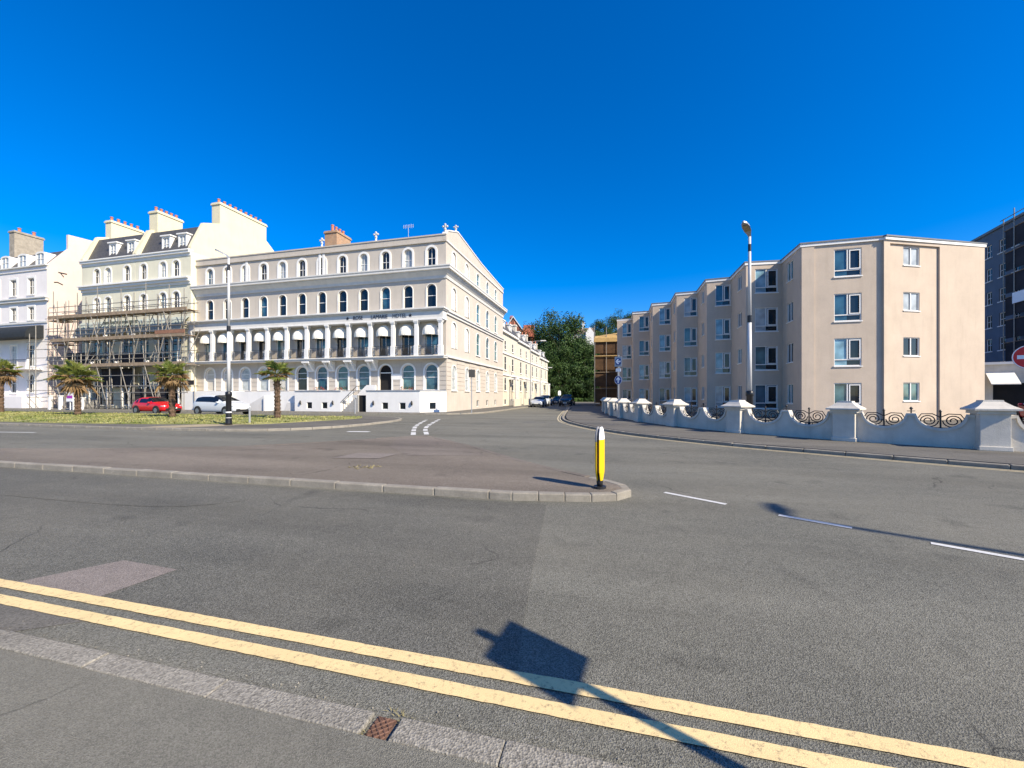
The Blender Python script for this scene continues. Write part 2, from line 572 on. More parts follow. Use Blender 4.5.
def smooth_line(pts, k=6, closed=False):     # Catmull-Rom
    P = [Vector((p[0], p[1], 0)) for p in pts]
    out = []
    n = len(P)
    for i in range(n if closed else n - 1):
        p0 = P[(i - 1) % n] if closed or i > 0 else P[0]
        p1, p2 = P[i], P[(i + 1) % n]
        p3 = P[(i + 2) % n] if closed or i + 2 < n else P[-1]
        for j in range(k):
            t = j / k
            out.append(.5 * ((2 * p1) + (p2 - p0) * t + (2 * p0 - 5 * p1 + 4 * p2 - p3) * t * t + (3 * p1 - p0 - 3 * p2 + p3) * t ** 3))
    if not closed:
        out.append(P[-1])
    return out


def offset(line, d, closed=False):           # to the left of travel for d > 0
    out = []
    n = len(line)
    for i in range(n):
        a = line[(i - 1) % n] if closed or i > 0 else line[i]
        b = line[(i + 1) % n] if closed or i + 1 < n else line[i]
        t = (b - a).normalized()
        out.append(line[i] + Vector((-t.y, t.x, 0)) * d)
    return out


def resample(line, step):
    out = [line[0].copy()]
    acc = 0
    for i in range(len(line) - 1):
        a, b = line[i], line[i + 1]
        L = (b - a).length
        if L < 1e-6:
            continue
        t = step - acc
        while t <= L:
            out.append(a + (b - a) * (t / L)); t += step
        acc = (acc + L) % step
    out.append(line[-1].copy())
    return out


def kerb(name, line, w, z0, z1, m, stone=.9, gap=.012, bevel=.02):
    """stones laid along a line, body to its left"""
    pts = resample(line, stone)
    off = offset(pts, w)
    b = MB()
    for i in range(len(pts) - 1):
        p, q, r, s = pts[i], pts[i + 1], off[i + 1], off[i]
        t = (q - p)
        if t.length < .12:
            continue
        t = t.normalized() * gap / 2
        dz = random.uniform(-.006, .006)
        base = [p + t, q - t, r - t, s + t]
        b.hexa([(v.x, v.y, z0) for v in base], [(v.x, v.y, z1 + dz) for v in base])
    return struct(b.build(name, m, bevel=bevel))


def strip(name, line, w, z, m, dash=None):
    pts = line if dash is None else resample(line, .25)
    off = offset(pts, w)
    b = MB()
    acc = 0
    for i in range(len(pts) - 1):
        L = (pts[i + 1] - pts[i]).length
        on = dash is None or (acc % (dash[0] + dash[1])) < dash[0]
        acc += L
        if on:
            p = [pts[i], pts[i + 1], off[i + 1], off[i]]
            b.add([(v.x, v.y, z) for v in p], [(0, 1, 2, 3)])
    return struct(b.build(name, m))


V2 = lambda x, y: Vector((x, y, 0))

# base sheet to the horizon
sheet('ground', [(-1500, -1500), (1500, -1500), (1500, 1500), (-1500, 1500)], 0, M['asphalt'])
# darker resurfaced bay beside the island, and small reinstatement patches
pts = [W(-60, 2.26), W(-9, 2.26), W(-5.2, 2.26), W(-.55, 2.26), W(-.72, 3.6), W(-.95, 5.80), W(-60, 5.80)]
sheet('road_patch', pts, .002, M['asphalt_dark'])
sheet('road_patch', [W(-3.95, 2.27), W(-3.88, 2.80), W(-4.6, 2.83), W(-4.95, 2.27)], .005, M['pink_patch'])
sheet('road_patch', [W(-3.95, 1.78), W(-3.6, 2.02), W(-6.2, 2.02), W(-6.2, 1.78)], .003, M['pavement'])
far = [W(-90, 9.5), W(-30, 9.5), W(-11.8, 12.0), W(-8.2, 16.2), W(-11, 22.5), W(-14, 13.2), W(-30, 14), W(-90, 14)]

strip('tar_joint', smooth_line([tuple(W(-14, 4.35).xy), tuple(W(-9, 4.2).xy), tuple(W(-6.3, 4.32).xy), tuple(W(-5.4, 4.9).xy)]), .02, .006, M['asphalt_dark'])
# near footway with its flush kerb
near = [W(-14, 1.772), W(14, 1.772)]
fp = [W(-40, 1.635), W(-40, -6), W(40, -6), W(40, 1.635)]
tess_slab('footway', fp, -.05, .018, M['footway'])
kl = [W(-40, 1.772), W(-1.155, 1.772)]
kerb('kerb', list(reversed([Vector(p) for p in kl])), .135, -.05, .022, M['kerb_near'], .92, .003, .008)
kl = [W(-1.005, 1.772), W(40, 1.772)]
kerb('kerb', list(reversed([Vector(p) for p in kl])), .135, -.05, .022, M['kerb_near'], .92, .003, .008)

# double yellow lines on the near side (slightly wavering hand-laid edges)
for d0, d1 in ((1.975, 2.07), (2.15, 2.245)):
    b = MB()
    n = 900
    for i in range(n + 1):
        a = -30 + 60 * i / n
        dr = -.006 * a
        w0 = random.uniform(-.0025, .0025); w1 = random.uniform(-.0025, .0025)
        p, q = W(a, d0 + dr + w0), W(a, d1 + dr + w1)
        b.v += [Vector((p.x, p.y, .008)), Vector((q.x, q.y, .008))]
    for i in range(n):
        b.f.append((2 * i, 2 * i + 2, 2 * i + 3, 2 * i + 1)); b.mi.append(0)
    struct(b.build('yellow_line', M['yellow']))

# centre dashes of the turning road
for p, q in (((2.48, 6.56), (3.11, 5.84)), ((3.53, 5.31), (4.07, 4.79)), ((4.5, 4.295), (5.1, 3.72)), ((5.7, 3.2), (6.4, 2.6))):
    strip('white_line', [V2(*p), V2(*q)], .085, .006, M['white_line'])
# give-way dashes across the far junction
strip('give_way_line', smooth_line([(-3.9, 16.2), (-4.9, 20.8), (-5.5, 26.2)]), .2, .006, M['white_line'], (1.1, .5))
strip('give_way_line', smooth_line([(-3.4, 16.4), (-4.25, 20.4), (-4.75, 26.7)]), .2, .006, M['white_line'], (1.1, .5))
strip('white_line', [V2(-7.3, 17.55), V2(-6.3, 17.45)], .35, .006, M['white_line'])
strip('white_line', [V2(-24.5, 17.6), V2(-20.6, 17.2)], .16, .006, M['white_line'])

# traffic island: kerb all round, reddish tarmac inside
isl = [Vector(p) for p in (W(-22, 5.87), W(-14, 5.87), W(-7, 5.87), W(-1.5, 5.9))]
isl = [V2(p.x, p.y) for p in isl]
nose = smooth_line([(isl[-1].x, isl[-1].y), (1.0, 6.02), (1.48, 6.03), (1.78, 6.18), (1.93, 6.42), (1.92, 6.68), (1.76, 7.02), (1.45, 7.45), (.97, 8.1), (0, 9.69), (-1.26, 12.04), (-3.0, 14.7), (-3.3, 14.95),
                    (-3.75, 14.8), (-4.5, 14.2), (-7.35, 12.2), (-10.4, 11.46), (-14.5, 11.3), (-18.5, 11.3), (-19.6, 11.2)], 6)
outline = isl[:-1] + nose
kn = len(isl) - 1
kerb('kerb', outline[:kn + 1], .15, -.05, .115, M['kerb'], .915, .002, .02)
kerb('kerb', outline[kn:kn + 43], .15, -.05, .115, M['kerb'], .40, .002, .018)
kerb('kerb', outline[kn + 42:], .15, -.05, .108, M['pink_tarmac'], .6, .002, .006)
inner = offset(outline, .149)
inner = [p for i, p in enumerate(inner)]
tess_slab('island_surface', [(p.x, p.y) for p in inner], -.02, .104, M['red_tarmac'])
sheet('island_patch', [(-.6, 9.9), (-1.35, 11.6), (-3.05, 14.4), (-4.0, 13.9), (-3.6, 11.7), (-2.6, 9.95)], .109, M['pink_tarmac'])
sheet('island_patch', [(-4.3, 9.55), (-4.0, 10.35), (-2.9, 10.2), (-3.15, 9.45)], .113, M['pink_patch'])
b = MB()
for k in range(16):
    x, y = -3.15 + random.gauss(0, .3), 8.35 + random.gauss(0, .10)
    for q in range(5):
        a = random.uniform(0, 6.28)
        b.add([(x, y, .10), (x + .03 * math.cos(a), y + .03 * math.sin(a), .10), (x + .06 * math.cos(a + .4), y + .06 * math.sin(a + .4), .115 + random.random() * .03)], [(0, 1, 2)])
struct(b.build('dry_weeds', M['weed']), 'stuff', 'dry weeds growing from a crack in the island tarmac', 'weeds')

# grass verge island: kerb, asphalt strip, lawn
vk = smooth_line([(-80, 35.5), (-45, 26.4), (-27.8, 21.6), (-17.7, 18.75), (-11.6, 17.8), (-8.8, 19.4), (-7.5, 22.4), (-7.05, 25.2), (-7.9, 27.6), (-10.5, 29.3)], 6)
back = [W(-18.5, 25.75), W(-30, 25.75), W(-95, 25.75)]
vline = vk + [V2(p.x, p.y) for p in back]
kerb('kerb', vline[:len(vk)], .15, -.05, .11, M['kerb'], .915, .012, .02)
vin = offset(vk, .149) + [V2(p.x, p.y) for p in back]
tess_slab('verge_pavement', [(p.x, p.y) for p in vin], -.02, .10, M['pavement'])
gl = [(-80, 37.2), (-45, 27.6), (-28.4, 22.6), (-19.8, 21.0), (-15.1, 21.0), (-13.2, 20.9), (-11.5, 23.5), (-10.0, 26.0), (-10.6, 28.2)]
gl = smooth_line(gl, 5)
gback = [W(-19.0, 24.6), W(-30, 24.3), W(-95, 24.3)]
gpoly = [(p.x, p.y) for p in gl] + [(p.x, p.y) for p in gback]
b = MB()
fl = [Vector((p[0], p[1], 0)) for p in gpoly]
tr = tessellate_polygon([fl])
b.add([(p[0], p[1], .125) for p in gpoly], [tuple(t) for t in tr])
n = len(gpoly)
b.add([(p[0], p[1], .09) for p in gpoly] + [(p[0], p[1], .125) for p in gpoly], [(i, (i + 1) % n, (i + 1) % n + n, i + n) for i in range(n)])
struct(b.build('lawn', M['grass']))


def inside(x, y, poly):
    c = False
    j = len(poly) - 1
    for i in range(len(poly)):
        xi, yi = poly[i]; xj, yj = poly[j]
        if (yi > y) != (yj > y) and x < (xj - xi) * (y - yi) / (yj - yi) + xi:
            c = not c
        j = i
    return c


b = MB()
cnt = 0
while cnt < 15000:
    x, y = random.uniform(-58, -9.5), random.uniform(20, 43)
    if not inside(x, y, gpoly):
        continue
    cnt += 1
    a = random.uniform(0, math.pi); h = random.uniform(.03, .11) ; w = random.uniform(.02, .05)
    dx, dy = math.cos(a) * w, math.sin(a) * w
    lx, ly = random.gauss(0, .05), random.gauss(0, .05)
    b.v += [Vector((x - dx, y - dy, .12)), Vector((x + dx, y + dy, .12)), Vector((x + lx, y + ly, .12 + h))]
    b.f.append((3 * cnt - 3, 3 * cnt - 2, 3 * cnt - 1)); b.mi.append(0)
struct(b.build('grass', M['blade'], fixn=False), 'stuff', 'patchy dry grass growing on the verge', 'grass')
# sandy worn track through the verge pavement
sheet('worn_track', [(-17.6, 18.98), (-15.6, 18.6), (-13.6, 20.6), (-16.2, 20.8)], .104, mat('sandy_dirt', (.34, .28, .18), .95, .2, 3, .4, 30))

# pavement and kerb on the right
rk = smooth_line([(26, -1.5), (18.5, 2.8), (14.5, 5.6), (10.99, 8.6), (8.42, 11.2), (6.6, 13.3), (4.55, 17.0), (3.5, 22.0), (3.55, 27.2), (5.2, 38), (7.6, 52), (10.2, 75), (14, 110)], 6)
kerb('kerb', list(reversed(rk)), -.15, -.05, .104, M['kerb_dark'], .915, .008, .02)
rin = offset(rk, -.149)
poly = [(p.x, p.y) for p in rin] + [(70, 110), (70, -1.5)]
tess_slab('pavement', poly, -.02, .10, M['pavement'])
strip('yellow_line', offset(rk, .22), .07, .006, M['yellow_thin'])
strip('yellow_line', offset(rk, .40), .07, .006, M['yellow_thin'])

# pavement in front of and beside the hotel
hk = [V2(*W(-11.3, d).xy) for d in (120, 80, 55, 40, 35.5)]
hk = hk + [V2(*p.xy) for p in (W(-11.5, 33.6), W(-12.3, 32.1), W(-13.6, 31.2), W(-15.5, 30.9), W(-30, 30.9), W(-95, 30.9))]
kerb('kerb', list(reversed(hk)), .15, -.05, .11, M['kerb'], .915, .012, .02)
hin = offset(hk, -.149)
poly = [(p.x, p.y) for p in hin] + [tuple(W(-95, 120).xy)]
tess_slab('pavement', poly, -.02, .10, M['pavement'])
strip('yellow_line', offset(hk[:8], .2), .08, .006, M['yellow_thin'])

# rusty gully cover let into the near kerb
t = thing('drain_cover', 'rusty cast iron gully cover set in a gap of the near kerb', 'drain cover', W(-1.08, 1.705, 0), ANG)
b = MB(); b.box(-.07, .07, -.075, .065, -.06, -.005)
b.build('frame', M['iron'], t)
b = MB(); b.box(-.052, .052, -.068, .06, -.004, .006)
for k in range(-3, 4):
    for s in (1, -1):
        c0 = Vector((k * .035, -.06, .009)); c1 = Vector((k * .035 + s * .12, .055, .009))
        q0 = max(0, min(1, ((-.048 if s > 0 else .048) - c0.x) / (c1.x - c0.x))); q1 = max(0, min(1, ((.048 if s > 0 else -.048) - c0.x) / (c1.x - c0.x)))
        if q1 - q0 > .1:
            b.tube([c0.lerp(c1, q0), c0.lerp(c1, q1)], .004, 4)
b.build('grate', M['rust'], t)
b = MB()
for (a0, d0) in ((-1.16, 1.66), (-1.0, 1.79), (-.98, 1.76), (-1.2, 1.645), (-1.06, 1.80)):
    for k in range(16):
        x0 = W(a0 + random.gauss(0, .02), d0 + random.gauss(0, .01), .01)
        a = random.uniform(0, 6.28); r_ = random.uniform(.015, .04)
        b.add([x0, x0 + Vector((.004, .004, 0)), x0 + Vector((r_ * math.cos(a), r_ * math.sin(a), random.uniform(.002, .012)))], [(0, 1, 2)])
struct(b.build('dry_weeds', M['weed'], fixn=False), 'stuff', 'tiny dry weeds round the rusty gully cover', 'weeds')


b = MB()
rg = random.Random(77)
for k in range(170):
    near_ = rg.random() < .75
    a, d = (rg.uniform(-5, 4), 1.79 + abs(rg.gauss(0, .06))) if near_ else (rg.uniform(-12, 8), rg.uniform(1.7, 9))
    p = W(a, d, .006); r_ = rg.uniform(.002, .007) if near_ else rg.uniform(.003, .010)
    e = rg.uniform(0, 6.28)
    b.add([p + Vector((r_ * math.cos(e + t_ * 1.57), r_ * math.sin(e + t_ * 1.57), 0)) for t_ in range(4)] + [p + Vector((0, 0, r_))], [(0, 1, 4), (1, 2, 4), (2, 3, 4), (3, 0, 4)])
struct(b.build('grit', mat('pale_grit', (.24, .22, .18), .9, .5, 60)), 'stuff', 'pale grit scattered along the gutter and the road', 'grit')


# ------------------------------------------------------------------ HOTEL
def stars(mb, cx, cz, r, y0, y1):
    pts = []
    for i in range(10):
        rr = r if i % 2 == 0 else r * .42
        a = math.pi / 2 + i * math.pi / 5
        pts.append((cx + rr * math.cos(a), cz + rr * math.sin(a)))
    n = 10
    mb.add([(p[0], y0, p[1]) for p in pts] + [(cx, y0, cz)], [(i, (i + 1) % n, n) for i in range(n)])
    mb.add([(p[0], y0, p[1]) for p in pts] + [(p[0], y1, p[1]) for p in pts], [(i, (i + 1) % n, (i + 1) % n + n, i + n) for i in range(n)])


def lettering(txt, name, size, parent, loc, rot, m, sx=1.0, extrude=.02):
    cu = bpy.data.curves.new(name, 'FONT')
    cu.body = txt; cu.size = size; cu.extrude = extrude; cu.align_x = 'CENTER'; cu.align_y = 'CENTER'
    o = bpy.data.objects.new(name, cu)
    col.objects.link(o)
    dg = bpy.context.evaluated_depsgraph_get()
    me = bpy.data.meshes.new_from_object(o.evaluated_get(dg))
    bpy.data.objects.remove(o)
    me.materials.clear(); me.materials.append(m)
    ob = bpy.data.objects.new(name, me)
    col.objects.link(ob)
    ob.parent = parent; ob.location = loc; ob.rotation_euler = rot; ob.scale = (sx, 1, 1)
    return ob


HL, HD = 29.45, 19.4
hotel = thing('hotel', 'long beige stucco seafront hotel with white awnings, balcony and white basement terrace', 'hotel', W(-14.86, 33.99), ANG)
BX = [-(1.46 + 2.373 * i) for i in range(12)]           # front bays, right to left
SY = [1.9 + 3.48 * j for j in range(5)]                 # side bays
bx = sorted(BX)
wl = MB()
# front, storey by storey
wl.band(-HL, 0, 0, 2.0, [])
wl.band(-HL, 0, 2.0, 5.2, [arch(x, 2.1, 1.3, 2.4) for x in bx])
wl.band(-HL, 0, 5.2, 9.5, [rect(x, 5.35, 1.45, 2.75) for x in bx])
wl.band(-HL, 0, 9.5, 13.2, [arch(x, 9.8, .98, 2.12) for x in bx])
wl.band(-HL, 0, 13.2, 16.3, [arch(x, 13.5, .86, 1.82) for x in bx])
# side
T, L, a = seg((0, 0), (0, HD)); wl.T = T
wl.band(0, HD, 0, 1.3, [rect(y, .35, .8, .7) for y in SY[2:]])
wl.band(0, HD, 1.3, 5.2, [arch(y, 2.1, 1.15, 2.35) for y in SY])
wl.band(0, HD, 5.2, 9.5, [arch(y, 6.1, 1.15, 2.5) for y in SY], depth=.16)
wl.band(0, HD, 9.5, 13.2, [arch(y, 9.75, 1.1, 2.15) for y in SY], depth=.16)
wl.band(0, HD, 13.2, 16.15, [arch(y, 13.6, .95, 1.75) for y in SY], depth=.16)
wl.T = None
# back and left
T, L, a = seg((0, HD), (-HL, HD)); wl.T = T; wl.band(0, HL, 0, 16.1, [])
T, L, a = seg((-HL, HD), (-HL, 0)); wl.T = T; wl.band(0, HD, 0, 16.1, [])
wl.T = None
# rustication joints on the ground floor are proud courses
rs = wl
for k in range(7):
    z = 2.15 + k * .42
    edges = [-HL]
    for x in bx:
        half = .74
        edges += [x - half, x + half]
    edges.append(0.05)
    for i in range(0, len(edges), 2):
        if edges[i + 1] - edges[i] > .1:
            rs.box(edges[i] + .003, edges[i + 1] - .003, -.035, .002, z, z + .37)
for k in range(7):
    z = 2.15 + k * .42
    edges = [.08]
    for y in SY:
        edges += [y - .68, y + .68]
    edges.append(HD)
    for i in range(0, len(edges), 2):
        rs.box(-.002, .035, edges[i] + .003, edges[i + 1] - .003, z, z + .37)
wl.build('wall', M['stucco'], hotel)
# parapet with the low gable over the side
pa = MB()
pa.box(-HL, -.3, -.06, .28, 15.85, 16.3)
pa.box(-HL, .06, -.12, .32, 16.303, 16.42)
pa.box(-HL, .08, -.14, -.005, 15.72, 15.845)
pa.prism_x([(-.06, 15.9), (HD, 15.9), (HD, 16.25), (10, 16.75), (2.65, 17.55), (.3, 16.75), (-.06, 16.3)], -.28, .055)
pa.build('parapet', M['stucco'], hotel)
pc = MB()
for (y0, z0), (y1, z1) in zip([(-.1, 16.34), (.3, 16.76), (2.65, 17.56), (10, 16.76)], [(.3, 16.76), (2.65, 17.56), (10, 16.76), (HD, 16.26)]):
    pc.hexa([(-.34, y0, z0), (.12, y0, z0), (.12, y1, z1), (-.34, y1, z1)], [(-.34, y0, z0 + .1), (.12, y0, z0 + .1), (.12, y1, z1 + .1), (-.34, y1, z1 + .1)])
pc.box(.003, .12, 0, HD, 15.74, 15.84)
pc.build('coping', M['white'], hotel)
rf = MB()
rf.box(-HL + .02, -.3, .3, HD - .02, 15.9, 16.1)
rf.prism_x([(1.2, 16.1), (HD - 1, 16.1), (9, 16.7), (3, 16.9)], -HL + .5, -.32)
rf.build('roof', M['lead'], hotel)
# cornices and string courses, front and side as mitred runs
def run_profile(mb, prof, x0, ylen):
    """prof: (out, z); sweeps along the front (x0..0) then the side (0..ylen)"""
    n = len(prof)
    vs = []
    for st in range(3):
        for o, z in prof:
            vs.append([(x0, -o, z), (o, -o, z), (o, ylen, z)][st])
    fs = []
    for st in range(2):
        for i in range(n):
            j = (i + 1) % n
            fs.append((st * n + i, st * n + j, (st + 1) * n + j, (st + 1) * n + i))
    fs += [tuple(range(n)), tuple(range(2 * n, 3 * n))[::-1]]
    mb.add(vs, fs)


cn = MB()
run_profile(cn, [(-.01, 12.35), (.08, 12.35), (.12, 12.6), (.42, 12.95), (.42, 13.02), (.62, 13.06), (.62, 13.22), (.68, 13.3), (.68, 13.42), (-.01, 13.5)], -HL, HD)
cn.build('cornice', M['trim_cold'], hotel)
cn = MB()
T, L, a = seg((0, 1.0), (0, HD)); cn.T = None
cn.box(.003, .28, -.0, HD, 9.30, 9.42)
cn.box(.003, .14, -.0, HD, 9.05, 9.297)
cn.box(.003, .2, -.0, HD, 5.1, 5.3)
cn.build('string_course', M['trim_cold'], hotel)
# veranda: slab, columns, frieze
VD = .82
sl = MB(); sl.box(-HL, .25, -VD - .2, -.004, 5.12, 5.22); sl.box(-HL, .2, -VD - .12, -.004, 4.98, 5.117)
sl.build('balcony_floor', M['trim_cold'], hotel, bevel=.015)
CX = [-.22 - 2.373 * k for k in range(13)]
CX[-1] = -HL + .25
proto = None
for i, x in enumerate(CX):
    if proto is None:
        c = MB()
        c.box(-.2, .2, -.2, .2, 0, .95)
        c.box(-.16, .16, -.16, .16, .953, 2.98)
        c.box(-.21, .21, -.21, .21, 2.983, 3.08)
        c.box(-.25, .25, -.25, .25, 3.083, 3.22)
        proto = c.build('column', M['white'], hotel, bevel=.012, loc=(x, -VD + .12, 5.223))
    else:
        o = proto.copy(); col.objects.link(o); o.location = (x, -VD + .12, 5.223)
fz = MB()
fz.box(-HL, .06, -VD - .02, -.004, 8.45, 9.28)
fz.build('frieze', M['trim_cold'], hotel)
fz = MB()
fz.box(-HL, .14, -VD - .12, -.004, 8.448, 8.56)
fz.build('frieze_moulding', M['white'], hotel, bevel=.01)
fz = MB()
fz.box(-HL, .2, -VD - .2, -.004, 9.283, 9.38); fz.box(-HL, .3, -VD - .32, -.004, 9.383, 9.52)
fz.build('veranda_cornice', M['trim_cold'], hotel, bevel=.01)
for txt, x, s_ in (('ROSE', -8.62, .90), ('LAMARIE', -6.35, .90), ('HOTEL', -4.25, .92)):
    lettering(txt, 'lettering', .50, hotel, (x, -VD - .03, 8.93), (R(90), 0, 0), M['letters'], s_)
st = MB(); stars(st, -9.75, 8.93, .19, -VD - .05, -VD - .018)
st.build('star', M['letters'], hotel)
st = MB(); stars(st, -3.15, 8.93, .19, -VD - .05, -VD - .018)
st.build('star', M['letters'], hotel)
# awnings and railings per bay
awn = None
rail = None
for i, x in enumerate(BX):
    if awn is None:
        q = MB(); n, k = 12, 7
        vs = []
        for j in range(k + 1):
            th = math.pi / 2 * j / k
            for p in range(n + 1):
                ph = math.pi * p / n
                rr = 1 + (.02 if p % 2 else 0)
                vs.append((.80 * math.cos(ph) * math.cos(th) * rr, -.92 * math.sin(ph) * math.cos(th) * rr, 1.0 * math.sin(th)))
        for p in range(n + 1):
            ph = math.pi * p / n
            vs.append((.80 * math.cos(ph), -.92 * math.sin(ph), -.14))
        fs = [(j * (n + 1) + p, j * (n + 1) + p + 1, (j + 1) * (n + 1) + p + 1, (j + 1) * (n + 1) + p) for j in range(k) for p in range(n)]
        bo = (k + 1) * (n + 1)
        fs += [(bo + p, bo + p + 1, p + 1, p) for p in range(n)]
        q.add(vs, fs)
        awn = q.build('awning', M['awning'], hotel, loc=(x, -.02, 7.28), smooth=False)
    else:
        o = awn.copy(); col.objects.link(o); o.location = (x, -.02, 7.28)
    if rail is None:
        q = MB()
        for z in (.1, .82, .95):
            q.tube([(-.99, 0, z), (.99, 0, z)], .022, 5)
        for j in range(-6, 7):
            q.tube([(j * .1, 0, .1), (j * .1, 0, .82)], .016, 4)
        q.m = 1
        for s in (-1, 1):
            x0, x1 = s * .62, s * .97
            q.box(min(x0, x1), max(x0, x1), .07, .085, .08, .9)
            q.m = 0
            q.tube([(x0, 0, .1), (x1, 0, .82)], .018, 4); q.tube([(x1, 0, .1), (x0, 0, .82)], .018, 4)
            q.tube([(x0, 0, .1), (x0, 0, .95)], .024, 4)
            q.tube([((x0 + x1) / 2 + .13 * math.cos(t * .7), 0, .46 + .2 * math.sin(t * .7)) for t in range(10)], .014, 4); q.m = 1
        q.m = 0
        rail = q.build('balcony_railing', [M['iron'], M['white']], hotel, loc=(x, -VD + .05, 5.23))
    else:
        o = rail.copy(); col.objects.link(o); o.location = (x, -VD + .05, 5.23)
# white scroll brackets under the balcony
br = None
for i in (3, 4, 5, 6):
    x = BX[i] + 1.19 if i else 0
    if br is None:
        q = MB()
        q.box(-.42, .42, -.95, -.04, .62, .78); q.box(-.36, .36, -.16, -.036, -.2, .617)
        for s in (-1, 1):
            q.hexa([(s * .3 - .05, -.2, -.1), (s * .3 + .05, -.2, -.1), (s * .3 + .05, -.1, -.1), (s * .3 - .05, -.1, -.1)],
                   [(s * .3 - .05, -.9, .6), (s * .3 + .05, -.9, .6), (s * .3 + .05, -.5, .6), (s * .3 - .05, -.5, .6)])
        br = q.build('balcony_bracket', M['white'], hotel, loc=(x, 0, 4.18))
    else:
        o = br.copy(); col.objects.link(o); o.location = (x, 0, 4.18)
# windows
ww = Wins(hotel)
G = ['glass_blue', 'glass_teal', None, 'glass_blue', 'glass_teal', 'glass_blue', 'glass_dark', 'glass_blind', 'glass_net', 'glass_net', 'glass_blind', 'glass_blind']
for i, x in enumerate(BX):
    if i != 2:
        ww.put('gf', lambda: window_proto(hotel, 1.3, 2.4, M['glass_blue'], True, .16, .06, (.5, .73), (), .16, False), x, 0, 2.1, 0, M[G[i]])
    d = ['glass_blue', 'glass_dark', 'glass_dark', 'glass_blue', 'glass_dark', 'glass_blue', 'glass_dark', 'glass_teal', 'glass_dark', 'glass_dark', 'glass_blue', 'glass_teal'][i]
    ww.put('ff', lambda: window_proto(hotel, 1.45, 2.75, M['glass_blue'], False, .10, .06, (), (0,), 0, False), x, 0, 5.35, 0, M[d])
    d = ['glass_dark', 'glass_dark', 'glass_blue', 'glass_dark', 'glass_dark', 'glass_dark'][i % 6]
    ww.put('sf', lambda: window_proto(hotel, .98, 2.12, M['glass_dark'], True, .16, .045, (.5,), (), .06, True), x, 0, 9.8, 0, M[d])
    d = ['glass_dark', 'glass_blue', 'glass_dark', 'glass_net', 'glass_dark', 'glass_net'][(i * 5) % 6]
    ww.put('tf', lambda: window_proto(hotel, .86, 1.82, M['glass_dark'], True, .16, .045, (.45,), (0,), .20, False), x, 0, 13.5, 0, M[d])
for j, y in enumerate(SY):
    g = M['glass_blind'] if j < 2 else M['glass_net']
    ww.put('sg', lambda: window_proto(hotel, 1.15, 2.35, M['glass_net'], True, .07, .05, (.5,), (), .08, True), .0, y, 2.1, R(90), M['glass_net'])
    for key, w_, h_, z in (('s1', 1.15, 2.5, 6.1), ('s2', 1.1, 2.15, 9.75), ('s3', .95, 1.75, 13.6)):
        if j < 2:       # blind niches, rendered over
            q = MB(); q.poly_xz([arch(0, .0, w_, h_)], .1); ring(q, arch(0, 0, w_ + .2, h_ + .1), arch(0, 0, w_, h_), -.05, .1)
            q.build('blind_niche', M['white'], hotel, loc=(0, y, z), rz=R(90))
        else:
            ww.put(key, lambda: window_proto(hotel, w_, h_, M['glass_blue'], True, .06, .05, (.5,), (), .07, True), 0, y, z, R(90), M[['glass_teal', 'glass_blue', 'glass_teal'][j - 2]])
for y in SY[2:]:
    ww.put('sb', lambda: window_proto(hotel, .8, .7, M['glass_dark'], False, .14, .05, (), (), 0, False), 0, y, .35, R(90))
# entrance: dark opening with a fanlight
q = MB(); ring(q, arch(0, 0, 1.62, 2.56), arch(0, 0, 1.3, 2.4), -.05, .001); q.box(-.6, .6, .1, .15, 1.62, 1.7)
dr = q.build('door', M['white'], hotel, loc=(BX[2], 0, 2.1))
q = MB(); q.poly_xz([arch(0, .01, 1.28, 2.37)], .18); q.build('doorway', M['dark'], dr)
q = MB(); q.box(-.55, .55, -.06, -.036, 0, .55); q.build('name_plaque', M['white'], hotel, loc=((BX[1] + BX[2]) / 2, 0, 3.1))
# opened casements on the second floor
for i in (3, 4, 2):
    q = MB(); ring(q, [(-.45, 0), (0, 0), (0, 1.0), (-.45, .55)], [(-.39, .06), (-.05, .06), (-.05, .86), (-.39, .5)], -.02, .02)
    q.build('open_sash', M['iron_pale'], hotel, loc=(BX[i] - .45, -.03, 9.9), rz=R(-25))
# drainpipe-like pilasters
q = MB()
for x in (-13.1, -13.55, -22.6):
    q.box(x - .12, x + .12, -.07, .002, 13.5, 15.7)
q.build('pilaster', M['white'], hotel, bevel=.01)
# finials on the parapet
fin = None
for x, y, z in ((-13.4, .1, 16.42), (-7.3, .1, 16.42), (-.12, .1, 16.44), (-.12, 2.65, 17.65)):
    if fin is None:
        q = MB(); q.tube_profile([(.2, 0), (.12, .12), (.1, .45), (.16, .5), (.16, .55)], 10, (0, 0, 0))
        for k in range(4):
            a = k * math.pi / 2
            q.tube_profile([(.02, -.12), (.12, -.06), (.12, .06), (.02, .12)], 8, (.22 * math.cos(a), 0, .85 + .22 * math.sin(a)))
        q.tube_profile([(.03, -.12), (.12, 0), (.03, .12)], 8, (0, 0, .85))
        fin = q.build('finial', M['trim_cold'], hotel, loc=(x, y, z), smooth=True); fin.scale = (.85, .85, .8)
    else:
        o = fin.copy(); col.objects.link(o); o.location = (x, y, z)
        if x > -.2 and y > 1:
            o.scale = (.8, .8, .55)
# aerial
q = MB(); q.tube([(0, 0, 0), (0, 0, 1.9)], .022, 5); q.tube([(-.6, 0, 1.75), (.6, 0, 1.85)], .015, 4)
for k in range(-3, 4):
    q.tube([(k * .17, -.16, 1.8), (k * .17, .16, 1.8)], .012, 4); q.tube([(k * .17, 0, 1.62), (k * .17, 0, 1.98)], .012, 4)
q.build('aerial', M['post_grey'], hotel, loc=(-4.9, 2.0, 16.6))
# brick stack
chimney(hotel, -18.9, -17.2, 7.2, 9.8, 16.0, 21.4, M['brick'], 4, .8, r=.17)
